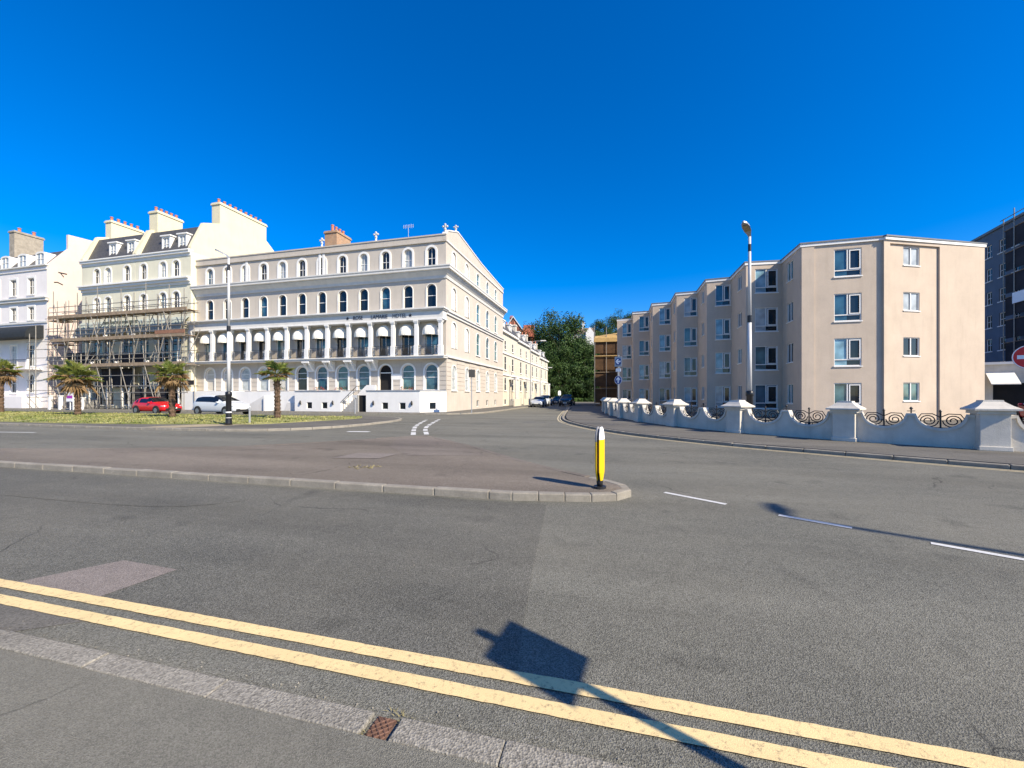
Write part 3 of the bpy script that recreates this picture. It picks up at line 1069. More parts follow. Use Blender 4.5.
# basement terrace
TZ = 2.0
tm = MB()
TY = -1.8
def tfront(x0, x1, holes):
    tm.band(x0, x1, 0, TZ, holes, y=TY, depth=.15)
tfront(-7.1, -1.7, [rect(-5.15, .35, .62, .62), rect(-3.4, .35, .62, .62)])
tfront(-14.9, -9.75, [rect(-13.25, .35, .62, .62), rect(-11.55, .35, .62, .62)])
T, L, a = seg((-1.7, TY), (0.06, -.03)); tm.T = T
tm.band(0, L, 0, TZ, [rect(L * .48, .35, .62, .62)], depth=.15); tm.T = None
T, L, a = seg((-14.9, -.02), (-14.9, TY)); tm.T = T; tm.band(0, L, 0, TZ, []); tm.T = None
tm.add([(-7.1, TY, 0), (-7.1, -.02, 0), (-7.1, -.02, TZ), (-7.1, TY, TZ)], [(0, 1, 2, 3)])
tm.add([(-9.75, TY, 0), (-9.75, -.02, 0), (-9.75, -.02, TZ), (-9.75, TY, TZ)], [(0, 3, 2, 1)])
tm.add([(-7.1, TY, TZ), (-1.7, TY, TZ), (.06, -.03, TZ), (-7.1, -.03, TZ)], [(0, 1, 2, 3)])
tm.add([(-14.9, TY, TZ), (-9.75, TY, TZ), (-9.75, -.03, TZ), (-14.9, -.03, TZ)], [(0, 1, 2, 3)])
tm.build('terrace', M['white'], hotel)
cp = MB()
cp.prism([(-7.1, TY - .06), (-1.67, TY - .06), (.1, -.06), (-.2, -.06), (-1.8, TY + .2), (-7.1, TY + .2)], TZ + .003, TZ + .09)
cp.box(-14.96, -9.75, TY - .06, TY + .2, TZ + .003, TZ + .09)
cp.build('terrace_coping', M['grey_coping'], hotel)
for x in (-5.15, -3.4, -13.25, -11.55):
    ww.put('tb', lambda: window_proto(hotel, .62, .62, M['glass_dark'], False, .1, .035, (), (), 0, False), x, TY, .35)
c0, c1 = Vector((-1.7, TY, 0)), Vector((.06, -.03, 0)); cm = c0.lerp(c1, .48)
ww.put('tb', None, cm.x, cm.y, .35, math.atan2(c1.y - c0.y, c1.x - c0.x))
lan = None
for x in (-2.45, -6.3, -10.6, -14.2):
    if lan is None:
        q = MB(); q.box(-.06, .06, -.14, -.002, 0, .05); q.tube_profile([(.07, .05), (.09, .15), (.06, .33), (.02, .38)], 8, (0, -.09, 0))
        lan = q.build('wall_lantern', M['iron'], hotel, loc=(x, TY, .75))
    else:
        o = lan.copy(); col.objects.link(o); o.location = (x, TY, .75)
# entrance steps rising to the right, wall behind, landing
q = MB()
for k in range(9):
    q.box(-9.72 + k * .19, -8.0, TY + .1, -.3, k * .18 + .005, (k + 1) * .18)
q.build('entrance_steps', M['concrete'], hotel, bevel=.01)
q = MB(); q.prism_y([(-9.72, .0), (-7.13, .0), (-7.13, 2.6), (-8.1, 2.6), (-9.72, 1.1)], -.28, -.1)
q.prism_y([(-9.75, 2.0), (-9.75, .9), (-8.25, 2.0)], TY + .002, TY + .12)
q.build('stair_wall', M['white'], hotel)
q = MB(); q.box(-7.98, -7.11, TY + .25, TY + .35, .0, 1.62); q.build('undercroft_opening', M['dark'], hotel)  # dark opening under the landing, its shade put into a near-black slab
q = MB()
q.tube([(-9.8, TY, .95), (-8.1, TY, 2.45), (-7.1, TY, 2.5)], .03, 6)
for k in range(5):
    x = -9.5 + k * .55
    q.tube([(x, TY, max(.2, (x + 9.72) * .95)), (x, TY, min(2.47, .95 + (x + 9.8) * .9))], .018, 5)
q.build('handrail', M['iron'], hotel)
# lower white terrace to the left
q = MB()
q.box(-22.8, -14.95, -1.3, -.02, 0, 2.0); q.box(-HL, -22.85, -1.6, -.02, 0, 2.05)
q.box(-18.2, -18.0, -2.2, -1.303, 0, 1.5); q.box(-26.5, -26.2, -2.4, -1.603, 0, 1.4)
q.box(-24.0, -23.7, -2.4, -1.603, 0, 1.4)
q.build('area_wall', M['white'], hotel, bevel=.01)
q = MB(); q.prism_y([(-21.6, .0), (-18.3, .0), (-18.3, 1.6)], -2.0, -1.31); q.prism_y([(-16.6, .0), (-15.0, .0), (-15.0, .9), (-16.2, .9)], -1.36, -1.305)
q.build('ramp', M['trim_cold'], hotel)  # grey wedge and thin panel put in for shaded patches of the wall
# window boxes
for x in (BX[1], BX[4], BX[5], BX[7]):
    q = MB()
    for k in range(140):
        c = Vector((random.uniform(-.6, .6), random.uniform(-.2, .05), random.uniform(.0, .3)))
        a = random.uniform(0, 6.28); r_ = .06
        q.m = 1 if random.random() < .25 else 0
        q.add([c, c + Vector((r_ * math.cos(a), r_ * math.sin(a), .04)), c + Vector((r_ * math.cos(a + 1), r_ * math.sin(a + 1), .07))], [(0, 1, 2)])
    q.m = 0
    o = q.build('window_box_plant', [M['leaf_b'], M['sign_red']], hotel, loc=(x, -.25, 2.1), fixn=False)


# ------------------------------------------------------------------ terraced houses under scaffold
def steps(parent, x0, x1, y0, n, rise, run, m=None):
    q = MB()
    for k in range(n):
        q.box(x0, x1, y0 - (n - k) * run, y0, k * rise + .004, (k + 1) * rise)
    return q.build('entrance_steps', m or M['concrete'], parent, bevel=.01)


def seaside_house(label, a_right, w, bays, gable_side, group):
    D = 11.5
    r = thing('terraced_house', label, 'house', W(a_right, 33.39), ANG, group)
    bays = sorted(-x for x in bays)
    b = MB()
    b.band(-w, 0, 0, 4.9, [rect(x, .5, 1.7, 3.7) for x in bays])
    b.band(-w, 0, 4.9, 10.3, [rect(x, 5.2, 1.55, 3.1) for x in bays])
    b.band(-w, 0, 10.3, 14.2, [arch(x, 11.0, .98, 2.0) for x in bays])
    b.band(-w, 0, 14.2, 17.3, [arch(x, 14.65, .95, 1.75) for x in bays])
    for p0, p1, d in (((0, 0), (0, D), D), ((0, D), (-w, D), w), ((-w, D), (-w, 0), D)):
        T, L, a = seg(p0, p1); b.T = T; b.band(0, L, 0, 17.3, [])
    b.T = None
    b.build('wall', M['yellow_house'], r)
    # end gables carrying the stacks
    prof = [(-.02, 17.2), (-.02, 17.75), (1.35, 20.85), (3.4, 21.6), (7.0, 22.7), (9.7, 22.0), (D, 20.6), (D, 17.2)]
    for i, x in enumerate((0, -w)):
        g = MB()
        g.prism_x(prof, x - .2 if x else -.38, x + .2 if x else .004)
        g.build('gable', M['cream_gable'], r)
    g = MB()
    g.prism_x([(.25, 17.3), (1.5, 20.55), (7.0, 22.3), (D - .1, 20.3), (D - .1, 17.3)], -w + .21, -.39)
    g.build('roof', M['slate'], r)
    c = MB()
    c.box(-w, .03, -.35, .24, 17.28, 17.42); c.box(-w, .03, -.25, .003, 17.05, 17.277); c.box(-w, .02, -.06, -.003, 16.75, 17.047)
    c.box(-w, .1, -.5, -.003, 14.25, 14.42); c.box(-w, .06, -.34, -.003, 13.98, 14.247); c.box(-w, .03, -.1, -.003, 13.7, 13.977)
    c.build('cornice', M['white'], r, bevel=.01)
    wz = Wins(r)
    for i, x in enumerate(bays):
        wz.put('t', lambda: window_proto(r, .95, 1.75, M['glass_dark'], True, .15, .06, (.5,), (0,), .16, True), x, 0, 14.65, 0, M[['glass_dark', 'glass_net'][i % 2]])
        wz.put('s', lambda: window_proto(r, .98, 2.0, M['glass_dark'], True, .15, .06, (.5,), (0,), .16, True), x, 0, 11.0, 0, M[['glass_dark', 'glass_blue'][i % 2]])
        wz.put('f', lambda: window_proto(r, 1.55, 3.1, M['glass_dark'], False, .15, .08, (.7,), (0,), .0, True), x, 0, 5.2, 0, M[['glass_teal', 'glass_dark', 'glass_blue'][i % 3]])
        wz.put('g', lambda: window_proto(r, 1.7, 3.7, M['glass_dark'], False, .3, .07, (.7,), (0,), 0, True), x, 0, .5, 0)
    # veranda canopy and balcony
    v = MB()
    n = 7
    vs = []
    for k in range(n + 1):
        t = k / n
        y = -.95 * t; z = 10.2 - 1.6 * t ** 1.6
        vs += [(-w + .2, y - .004, z), (-.2, y - .004, z), (-.2, y - .004, z - .06), (-w + .2, y - .004, z - .06)]
    fs = []
    for k in range(n):
        for j in range(4):
            fs.append((4 * k + j, 4 * k + (j + 1) % 4, 4 * k + 4 + (j + 1) % 4, 4 * k + 4 + j))
    fs += [(0, 1, 2, 3), (4 * n, 4 * n + 1, 4 * n + 2, 4 * n + 3)]
    v.add(vs, fs)
    v.build('veranda_canopy', M['teal_roof'], r)
    v = MB(); v.box(-w + .1, -.1, -1.0, -.004, 4.8, 5.0)
    v.build('balcony_floor', M['trim_cold'], r)
    v = MB()
    v.tube([(-w + .2, -.95, 6.0), (-.2, -.95, 6.0)], .03, 5); v.tube([(-w + .2, -.95, 5.2), (-.2, -.95, 5.2)], .02, 5)
    for k in range(int(w / .16)):
        x = -w + .25 + k * .16
        v.tube([(x, -.95, 5.0), (x, -.95, 6.0)], .012, 4)
    v.build('balcony_railing', M['iron'], r)
    for x in [-w + .5] + [-(w / 3) * k for k in (1, 2)] + [-.5]:
        q = MB(); q.tube([(x, -.9, 5.0), (x, -.9, 8.65)], .05, 6); q.tube([(x, -.9, .1), (x, -.9, 4.8)], .09, 8)
        q.build('veranda_post', M['white'], r)
    return r, bays


def dormer(parent, x, y, z, w=1.25, h=1.7, arched=False, pane='glass_net'):
    b = MB()
    out = arch(0, 0, w, h, rise=.28) if arched else rect(0, 0, w, h)
    inn = arch(0, .15, w - .36, h - .36, rise=.2) if arched else rect(0, .15, w - .36, h - .32)
    ring(b, out, inn, 0, .12)
    n = len(out)
    b.add([(p[0], .12, p[1]) for p in out] + [(p[0], 1.6, p[1]) for p in out], [(i, (i + 1) % n, (i + 1) % n + n, i + n) for i in range(n)] + [tuple(range(n, 2 * n))])
    b.box(-.03, .03, .04, .1, .15, h - .2); b.box(-w / 2 + .16, w / 2 - .16, .04, .1, h * .5 - .03, h * .5 + .03)
    if not arched:
        b.box(-w / 2 - .12, w / 2 + .12, -.12, 1.6, h + .003, h + .14)
    d = b.build('dormer', M['white'], parent, loc=(x, y, z))
    p = MB(); p.poly_xz([[(q[0] * 1.02, q[1]) for q in inn]], .09); p.build('pane', M[pane], d)


hA, bA = seaside_house('pale yellow house under scaffolding, next to the hotel, with the tall cream end chimney', -44.31, 8.15, (2.1, 4.0, 6.9), 0, 'scaffolded houses')
hB, bB = seaside_house('pale yellow house under scaffolding, farther from the hotel, between two cream chimneys', -52.49, 8.55, (1.25, 4.25, 6.05), 1, 'scaffolded houses')
for x in (-1.95, -4.35):
    dormer(hA, x, .55, 17.75)
for x in (-1.5, -4.4):
    dormer(hB, x, .55, 17.75)
chimney(hA, -1.2, .003, 3.3, 9.7, 17.4, 24.1, M['cream_gable'], 9, .55, r=.15)
chimney(hB, -.55, .75, 1.8, 4.6, 17.4, 23.3, M['cream_gable'], 5, .55, r=.15)
chimney(hB, -8.55 - .4, -8.55 + .6, 2.5, 6.0, 17.4, 23.4, M['cream_gable'], 5, .55, r=.15)
steps(hB, -7.3, -5.4, -.02, 7, .18, .30)
for gx0, gx1, gh in ((-7.6, -7.33, 1.5), (-5.37, -5.1, 1.5), (-4.1, -3.8, 1.3), (-9.3, -9.0, 1.5)):
    q = MB(); q.box(gx0, gx1, -2.6, -2.3, 0, gh); q.box(gx0 - .05, gx1 + .05, -2.65, -2.25, gh + .002, gh + .1)
    q.build('gate_pillar', M['white'], hB, bevel=.02)
q = MB()
for x0, x1 in ((-8.98, -7.62), (-3.78, 7.9)):
    q.tube([(x0, -2.45, 1.1), (x1, -2.45, 1.1)], .025, 5); q.tube([(x0, -2.45, .25), (x1, -2.45, .25)], .025, 5)
    k = x0 + .1
    while k < x1:
        q.tube([(k, -2.45, .1), (k, -2.45, 1.2)], .014, 4); k += .16
q.build('area_railing', M['iron'], hB)

# the white house at the left edge, its pink flank
LW = 22.0
lw = thing('terraced_house', 'white stuccoed house at the left edge with pink flank wall, black canopy and stone chimney', 'house', W(-67.06, 33.39), ANG)
b = MB()
bays = [-(2.9 + 3.3 * k) for k in range(6)][::-1]
b.band(-LW, 0, 0, 4.6, [arch(x, 1.9, 1.2, 2.4) for x in bays])
b.band(-LW, 0, 4.6, 10.4, [rect(x, 5.2, 1.3, 2.7) for x in bays])
b.band(-LW, 0, 10.4, 13.4, [arch(x, 10.95, 1.15, 1.65, rise=.2) for x in bays])
b.band(-LW, 0, 13.4, 17.5, [arch(x, 14.1, 1.2, 2.05, rise=.25) for x in bays])
b.build('wall', M['lilac'], lw)
b = MB(); b.prism_x([(.003, 0), (13, 0), (13, 22.6), (1.95, 22.0), (1.95, 20.2), (.003, 17.55)], -.35, .003)
b.build('flank_wall', M['pink'], lw)
b = MB(); b.prism_x([(.02, 17.5), (1.7, 19.9), (6, 21.6), (13, 21.6), (13, 0.1), (12, .1), (12, 17.5)], -LW, -.353)
b.build('roof', M['slate'], lw)
b = MB()
b.box(-LW, .06, -.2, .1, 17.5, 17.66); b.box(-LW, .03, -.1, -.003, 17.0, 17.1)
b.box(-LW, .35, -.4, -.003, 13.5, 13.66); b.box(-LW, .25, -.28, -.003, 13.2, 13.497); b.box(-LW, .1, -.12, -.003, 10.5, 10.74)
b.build('cornice', M['trim_cold'], lw, bevel=.01)
wz = Wins(lw)
for i, x in enumerate(bays):
    wz.put('t', lambda: window_proto(lw, 1.2, 2.05, M['glass_dark'], False, .15, .1, (.5,), (0,), .22, True), x, 0, 14.1, 0)
    wz.put('s', lambda: window_proto(lw, 1.15, 1.65, M['glass_dark'], False, .15, .1, (.5,), (0,), .22, True), x, 0, 10.95, 0)
    wz.put('f', lambda: window_proto(lw, 1.3, 2.7, M['glass_dark'], False, .15, .1, (.7,), (0,), .2, True), x, 0, 5.2, 0, M[['glass_net', 'glass_dark'][i % 2]])
    wz.put('g', lambda: window_proto(lw, 1.2, 2.4, M['glass_dark'], True, .15, .1, (.5,), (0,), .2, True), x, 0, 1.9, 0)
for x in (-1.6, -4.9, -8.2, -11.5):
    dormer(lw, x, .15, 17.6, 1.7, 1.8, True, 'glass_net')
chimney(lw, -13.7, -12.6, 3.0, 5.9, 17.5, 24.3, M['stone_chimney'], 2, .6, r=.18)
b = MB()
prof = []
for k in range(8):
    t = k / 7 * math.pi / 2
    prof.append((-.01 - 1.6 * math.sin(t), 8.95 + 1.25 * math.cos(t)))
prof += [(-1.61, 8.6), (-.01, 8.6)]
b.prism_x(prof, -LW + 1, -.6)
b.build('canopy', M['black_awning'], lw)
b = MB(); b.box(-LW + 1, -.8, -1.5, -.004, 4.75, 4.95); b.box(-LW, -1.0, -1.7, -.004, 0, 1.5)
b.build('balcony_floor', M['lilac'], lw)
b = MB()
b.tube([(-LW + 1, -1.45, 5.9), (-.8, -1.45, 5.9)], .03, 5)
for k in range(120):
    b.tube([(-LW + 1.1 + k * .167, -1.45, 4.95), (-LW + 1.1 + k * .167, -1.45, 5.9)], .014, 4)
b.build('balcony_railing', M['iron'], lw)
b = MB(); b.box(.006, .06, 1.0, 1.8, 16.9, 17.0); b.tube([(.04, .6, 15.6), (.04, .9, 15.7), (.04, 1.4, 15.5)], .05, 5); b.tube([(.04, 1.2, 16.9), (.04, 1.5, 16.5)], .04, 5)
b.build('flank_bracket', M['iron'], lw)


# ------------------------------------------------------------------ scaffolding in front of the two houses
def pole(parent, p, q, r=.04, name='scaffold_pole'):
    b = MB(); b.tube([p, q], r, 6)
    return b.build(name, M['steel'], parent)


scf = thing('scaffolding', 'tube and board scaffolding with three long decks across the yellow houses', 'scaffolding', W(-44.31, 33.39), ANG)
XS = [2.1 - 1.75 * k for k in range(12)]
pole_mesh = {}
def copy_pole(parent, key, p, q, r=.04):
    """poles of equal length share their mesh"""
    p, q = Vector(p), Vector(q)
    k = round((q - p).length, 2)
    if (key, k) not in pole_mesh:
        b = MB(); b.tube([(0, 0, 0), (0, 0, k)], r, 6)
        o = b.build(key, M['steel'], parent); pole_mesh[key, k] = o
    else:
        o = pole_mesh[key, k].copy(); col.objects.link(o); o.parent = parent
    o.location = p
    o.rotation_euler = (q - p).to_track_quat('Z', 'Y').to_euler()
    return o
YI, YO = -1.15, -2.25
rn = random.Random(31)
for i, x in enumerate(XS):
    for y in (YI, YO):
        jx = rn.uniform(-.12, .12)
        copy_pole(scf, 'standard', (x + jx, y, .02), (x + jx + rn.uniform(-.05, .05), y, [11.7, 12.5, 13.4, 11.9][(i * 3 + (y < -2)) % 4]))
X0, X1 = 2.6, -17.8
for z in (1.9, 2.6, 3.7, 4.72, 5.5, 6.0, 7.62, 8.35, 8.85, 10.22, 11.0, 11.5):
    copy_pole(scf, 'ledger', (X0, YO - .06, z + rn.uniform(-.05, .05)), (X1, YO - .06, z + rn.uniform(-.05, .05)))
for z in (2.6, 4.72, 6.3, 7.62, 9.0, 10.22, 11.2):
    copy_pole(scf, 'ledger', (X0, YI - .06, z), (X1, YI - .06, z + rn.uniform(-.06, .06)))
for i in range(0, 11):
    if i % 2 == 0:
        copy_pole(scf, 'brace', (XS[i], YO - .12, .1), (XS[i + 1], YO - .12, 4.8))
    else:
        copy_pole(scf, 'brace', (XS[i + 1], YO - .12, 5.0), (XS[i], YO - .12, 9.9))
    if i % 3 == 1:
        copy_pole(scf, 'brace', (XS[i] + .4, YO - .15, 7.2), (XS[i] - 1.5, YO - .15, 12.0))
for k in range(46):
    x = rn.uniform(-17, 2); z = rn.choice((.1, 2.4, 4.9, 5.1, 7.8, 8.0))
    copy_pole(scf, 'brace', (x, YO + .3, z), (x + rn.uniform(-1.6, 1.6), rn.choice((YI - .2, YO + .2)), z + rn.uniform(1.8, 3.4)), .034)
for z in (4.78, 7.68, 10.28):
    for x in XS:
        copy_pole(scf, 'transom', (x + .12, -.75, z - .02), (x + .12, YO - .3, z - .02))
for z, x0, x1 in ((4.83, -17.6, 2.3), (7.73, -17.4, 2.4), (10.33, -17.8, 2.6)):
    b = MB()
    for k in range(5):
        x = x0 + rn.uniform(-.3, .1)
        while x < x1 - .3:
            L = min(3.6 + rn.uniform(-.5, .3), x1 - x)
            b.box(x + .01, x + L - .01, YO - .1 + k * .245, YO - .1 + k * .245 + .23, z + random.uniform(0, .02), z + .055 + random.uniform(0, .02))
            x += L
    b.box(x0, x1, YO - .18, YO - .14, z - .1, z + .24)
    b.build('deck', M['board'], scf)
# lift tower and loose scaffold on the flank of the pink wall
for k, (x, y) in enumerate(((-18.6, -1.2), (-20.1, -1.2), (-18.6, .6), (-20.1, .6), (-21.5, -1.6), (-22.6, -1.6))):
    copy_pole(scf, 'standard', (x, y, .02), (x, y, (12.6, 11.8, 13.8, 13.2, 9.8, 8.9)[k]))
for z in (1.4, 2.2, 3.4, 4.4, 6.0, 7.0, 7.9):
    copy_pole(scf, 'ledger', (-17.6, -1.25, z), (-23.0, -1.65, z)); copy_pole(scf, 'ledger', (-18.65, -1.6, z + .1), (-18.65, 1.2, z + .1))
for z in (9.4, 10.6):
    copy_pole(scf, 'ledger', (-17.6, -1.25, z), (-20.6, -1.25, z))
for z in (10.42, 7.6, 4.95):
    b = MB()
    for k in range(5):
        b.box(-21.0, -17.9, -1.0 + k * .3, -1.0 + k * .3 + .27, z, z + .05)
    b.build('deck', M['board'], scf)
# dark sheets added behind some bays as shade under the decks, white buckets and ply on the decks
for x0, x1, z0, z1 in ((-17.2, -12.6, 5.0, 6.5), (-9.6, -5.2, 5.0, 6.2), (-12.2, -7.0, 2.5, 4.6), (-7.0, -2.0, .5, 2.3), (-3.2, 1.8, 2.7, 3.2)):
    b = MB(); b.box(x0, x1, YI + .08, YI + .11, z0, z1); b.build('shade_sheet', M['dark_block'], scf)
b = MB(); b.box(-11.2, -6.0, YI - .02, YI + .04, 9.55, 9.85); b.build('timber_beam', M['cream_gable'], scf)
b = MB(); b.box(-1.6, 2.4, YO - .2, YO - .16, 7.95, 8.3); b.build('toe_board', mat('reddish_board', (.26, .13, .08), .85, .25, 4), scf)
for k in range(8):
    b = MB(); b.tube_profile([(.15, 0), (.19, .42)], 8, (1.0 - k * 2.2 + rn.uniform(-.5, .5), -1.8, 7.82 if k % 2 else 4.92)); b.build('bucket', M['white'], scf)

# agent's board by the steps
t = thing('agent_board', 'white and purple estate board on a post by the white gate pillar', 'sign', W(-57.0, 30.2), ANG)
b = MB(); b.box(-.04, .04, -.03, .03, .05, 2.6); b.build('post', M['white'], t)
b = MB(); b.box(-.52, .52, -.06, -.033, .95, 1.95); b.build('panel', M['sign_white'], t)
b = MB(); b.box(-.45, .45, -.066, -.062, 1.28, 1.6); b.build('purple_band', M['sign_purple'], t)


# ------------------------------------------------------------------ side street terrace
def street_house(label, y0, w, zt, bayproj):
    r = thing('terraced_house', label, 'house', W(-14.86 - .4, 33.99 + y0), ANG + R(90), 'cream houses along the side street')
    D = 11
    b = MB()
    bs = [w * .26, w * .70]
    b.band(0, w, 0, 1.5, [rect(x, .3, 1.0, .8) for x in bs])
    b.band(0, w, 1.5, 4.8, [rect(x, 2.3, 1.15, 1.95) for x in bs])
    b.band(0, w, 4.8, 7.9, [rect(x, 5.3, 1.15, 2.0) for x in bs])
    b.band(0, w, 7.9, zt, [rect(x, 8.3, 1.0, 1.3) for x in bs])
    for p0, p1 in (((w, 0), (w, D)), ((w, D), (0, D)), ((0, D), (0, 0))):
        T, L, a = seg(p0, p1); b.T = T; b.band(0, L, 0, zt, [])
    b.T = None
    b.build('wall', M['cream'], r)
    c = MB()
    c.box(.02, w - .02, -.35, -.003, zt - .5, zt - .25); c.box(.02, w - .02, -.15, -.003, 7.6, 7.78); c.box(.02, w - .02, -.15, -.003, 4.5, 4.66)
    c.build('cornice', M['white'], r)
    g = MB(); g.prism_x([(.1, zt + .004), (.9, zt + 1.5), (5.5, zt + 2.2), (D - .5, zt + .8), (D, zt + .004)], .03, w - .03)
    g.build('roof', M['slate'], r)
    wz = Wins(r)
    for x in bs:
        wz.put('b', lambda: window_proto(r, 1.0, .8, M['glass_dark'], False, .06, .05, (), (), 0, False), x, 0, .3)
        wz.put('g', lambda: window_proto(r, 1.15, 1.95, M['glass_dark'], False, .045, .06, (.5,), (), 0, True), x, 0, 2.3, 0)
        wz.put('f', lambda: window_proto(r, 1.15, 2.0, M['glass_dark'], False, .045, .06, (.5,), (), 0, True), x, 0, 5.3, 0)
        wz.put('s', lambda: window_proto(r, 1.0, 1.3, M['glass_dark'], False, .045, .06, (.5,), (), 0, True), x, 0, 8.3, 0)
    for x in (w * .3, w * .7):
        dormer(r, x, .35, zt + .1, 1.3, 1.35, False, 'glass_net')
    q = MB(); q.box(w * .46, w * .60, -1.3, -.004, 4.0, 4.25); q.box(w * .46, w * .485, -1.25, -.98, 0.1, 3.997); q.box(w * .575, w * .60, -1.25, -.98, 0.1, 3.997)
    q.build('porch', M['white'], r)
    steps(r, w * .46, w * .60, -.02, 6, .17, .3)
    q = MB(); q.box(.05, w * .44, -2.0, -1.85, .1, 1.1); q.box(w * .62, w - .05, -2.0, -1.85, .1, 1.1)
    q.build('area_wall', M['cream'], r)
    chimney(r, w - .9, w - .05, 2.5, 5.5, zt, zt + 4.0, M['cream'], 4, .6, r=.15)
    return r


for i, (lab, y0, w, zt) in enumerate((('cream terraced house joined to the hotel flank in the side street', 19.6, 10.0, 11.1), ('second cream terraced house up the side street from the hotel', 29.62, 10.0, 10.9),
                                      ('third cream terraced house up the side street, two doors short of its far end', 39.64, 10.0, 10.5), ('last cream terraced house at the far end of the side street row, before the trees', 49.66, 11.0, 10.0))):
    street_house(lab, y0, w, zt, 0)

# ------------------------------------------------------------------ apartment block on the right
ap = thing('apartment_block', 'four storey beige apartment block with saw-tooth front and metal framed windows', 'apartment building', (0, 0, 0))
O1 = Vector((16.77, 28.66)); step = Vector((-.72, 4.29))
pts = []                                    # left to right, seen from the street
for k in (5, 4, 3, 2, 1):
    o = O1 + step * k
    pts += [(o.x, o.y), (o.x + 1.68, o.y - .62)]
pts += [(O1.x, O1.y), (19.1, 28.3), (18.2, 25.2), (22.27, 24.06), (22.25, 23.92), (29.72, 25.15)]
ZE = 10.92
HT = [10.62 - 2.75 * k for k in range(4)]
bw = MB(); rec = MB(); st = MB()
wz = Wins(ap)
big = lambda: window_proto(ap, 1.64, 1.7, M['glass_blue'], False, .09, .05, (.22,), (), 0, True, M['white'])
def big_window(x):
    def mk():
        f = MB()
        w, h, sb, fr = x, 1.7, .09, .05
        ring(f, rect(0, 0, w, h), rect(0, fr, w - 2 * fr, h - 2 * fr), sb - .05, sb + .03)
        f.box(-w / 2 + fr, w / 2 - fr, sb - .04, sb + .02, .36, .42)
        f.box(-.03, .03, sb - .045, sb + .02, .42, h - fr)
        ring(f, rect(w * .25 + .02, .43, w * .5 - .12, h - .52), rect(w * .25 + .02, .49, w * .5 - .24, h - .64), sb - .07, sb - .02)
        win = f.build('window', M['white'], ap)
        s = MB(); s.box(-w / 2 - .04, w / 2 + .04, -.06, sb - .05, -.07, -.003); s.build('sill', M['white'], win)
        p = MB(); p.poly_xz([rect(-w * .25, .01, w * .5 - .01, h - .02)], sb + .01); p.build('pane', M['glass_blue'], win)
        p = MB(); p.poly_xz([rect(w * .25, .01, w * .5 - .01, h - .02)], sb + .012); p.build('right_light', M['glass_dark'], win)
        return win
    return mk
def small_window(x, h):
    def mk():
        f = MB()
        w, sb, fr = x, .09, .045
        ring(f, rect(0, 0, w, h), rect(0, fr, w - 2 * fr, h - 2 * fr), sb - .05, sb + .03)
        f.box(-.03, .03, sb - .045, sb + .02, fr, h - fr)
        win = f.build('window', M['white'], ap)
        s = MB(); s.box(-w / 2 - .03, w / 2 + .03, -.05, sb - .05, -.06, -.003); s.build('sill', M['white'], win)
        p = MB(); p.poly_xz([rect(0, .01, w - .02, h - .02)], sb + .01); p.build('pane', M['glass_dark'], win)
        return win
    return mk
GP = ['glass_blue', 'glass_sky', 'glass_teal', 'glass_sky', 'glass_net']
def seg_wall(p0, p1, wins, mb=bw):
    """wins: list of (u, w, h, key, maker)"""
    T, L, a = seg(p0, p1)
    mb.T = T
    zs = [0] + [(HT[k] - 1.7 + HT[k + 1]) / 2 for k in (2, 1, 0)] + [ZE]
    zs = [0, HT[3] + .5, HT[2] + .5, HT[1] + .5, ZE]
    for s in range(4):
        top = HT[3 - s]
        mb.band(0, L, zs[s], zs[s + 1], [rect(u, top - h, w, h) for (u, w, h, key, mk, g) in wins], depth=.12)
        for (u, w, h, key, mk, g) in wins:
            p = T @ Vector((u, 0, top - h))
            wz.put(key, mk, p.x, p.y, p.z, a, M[g[s % len(g)]])
    mb.T = None
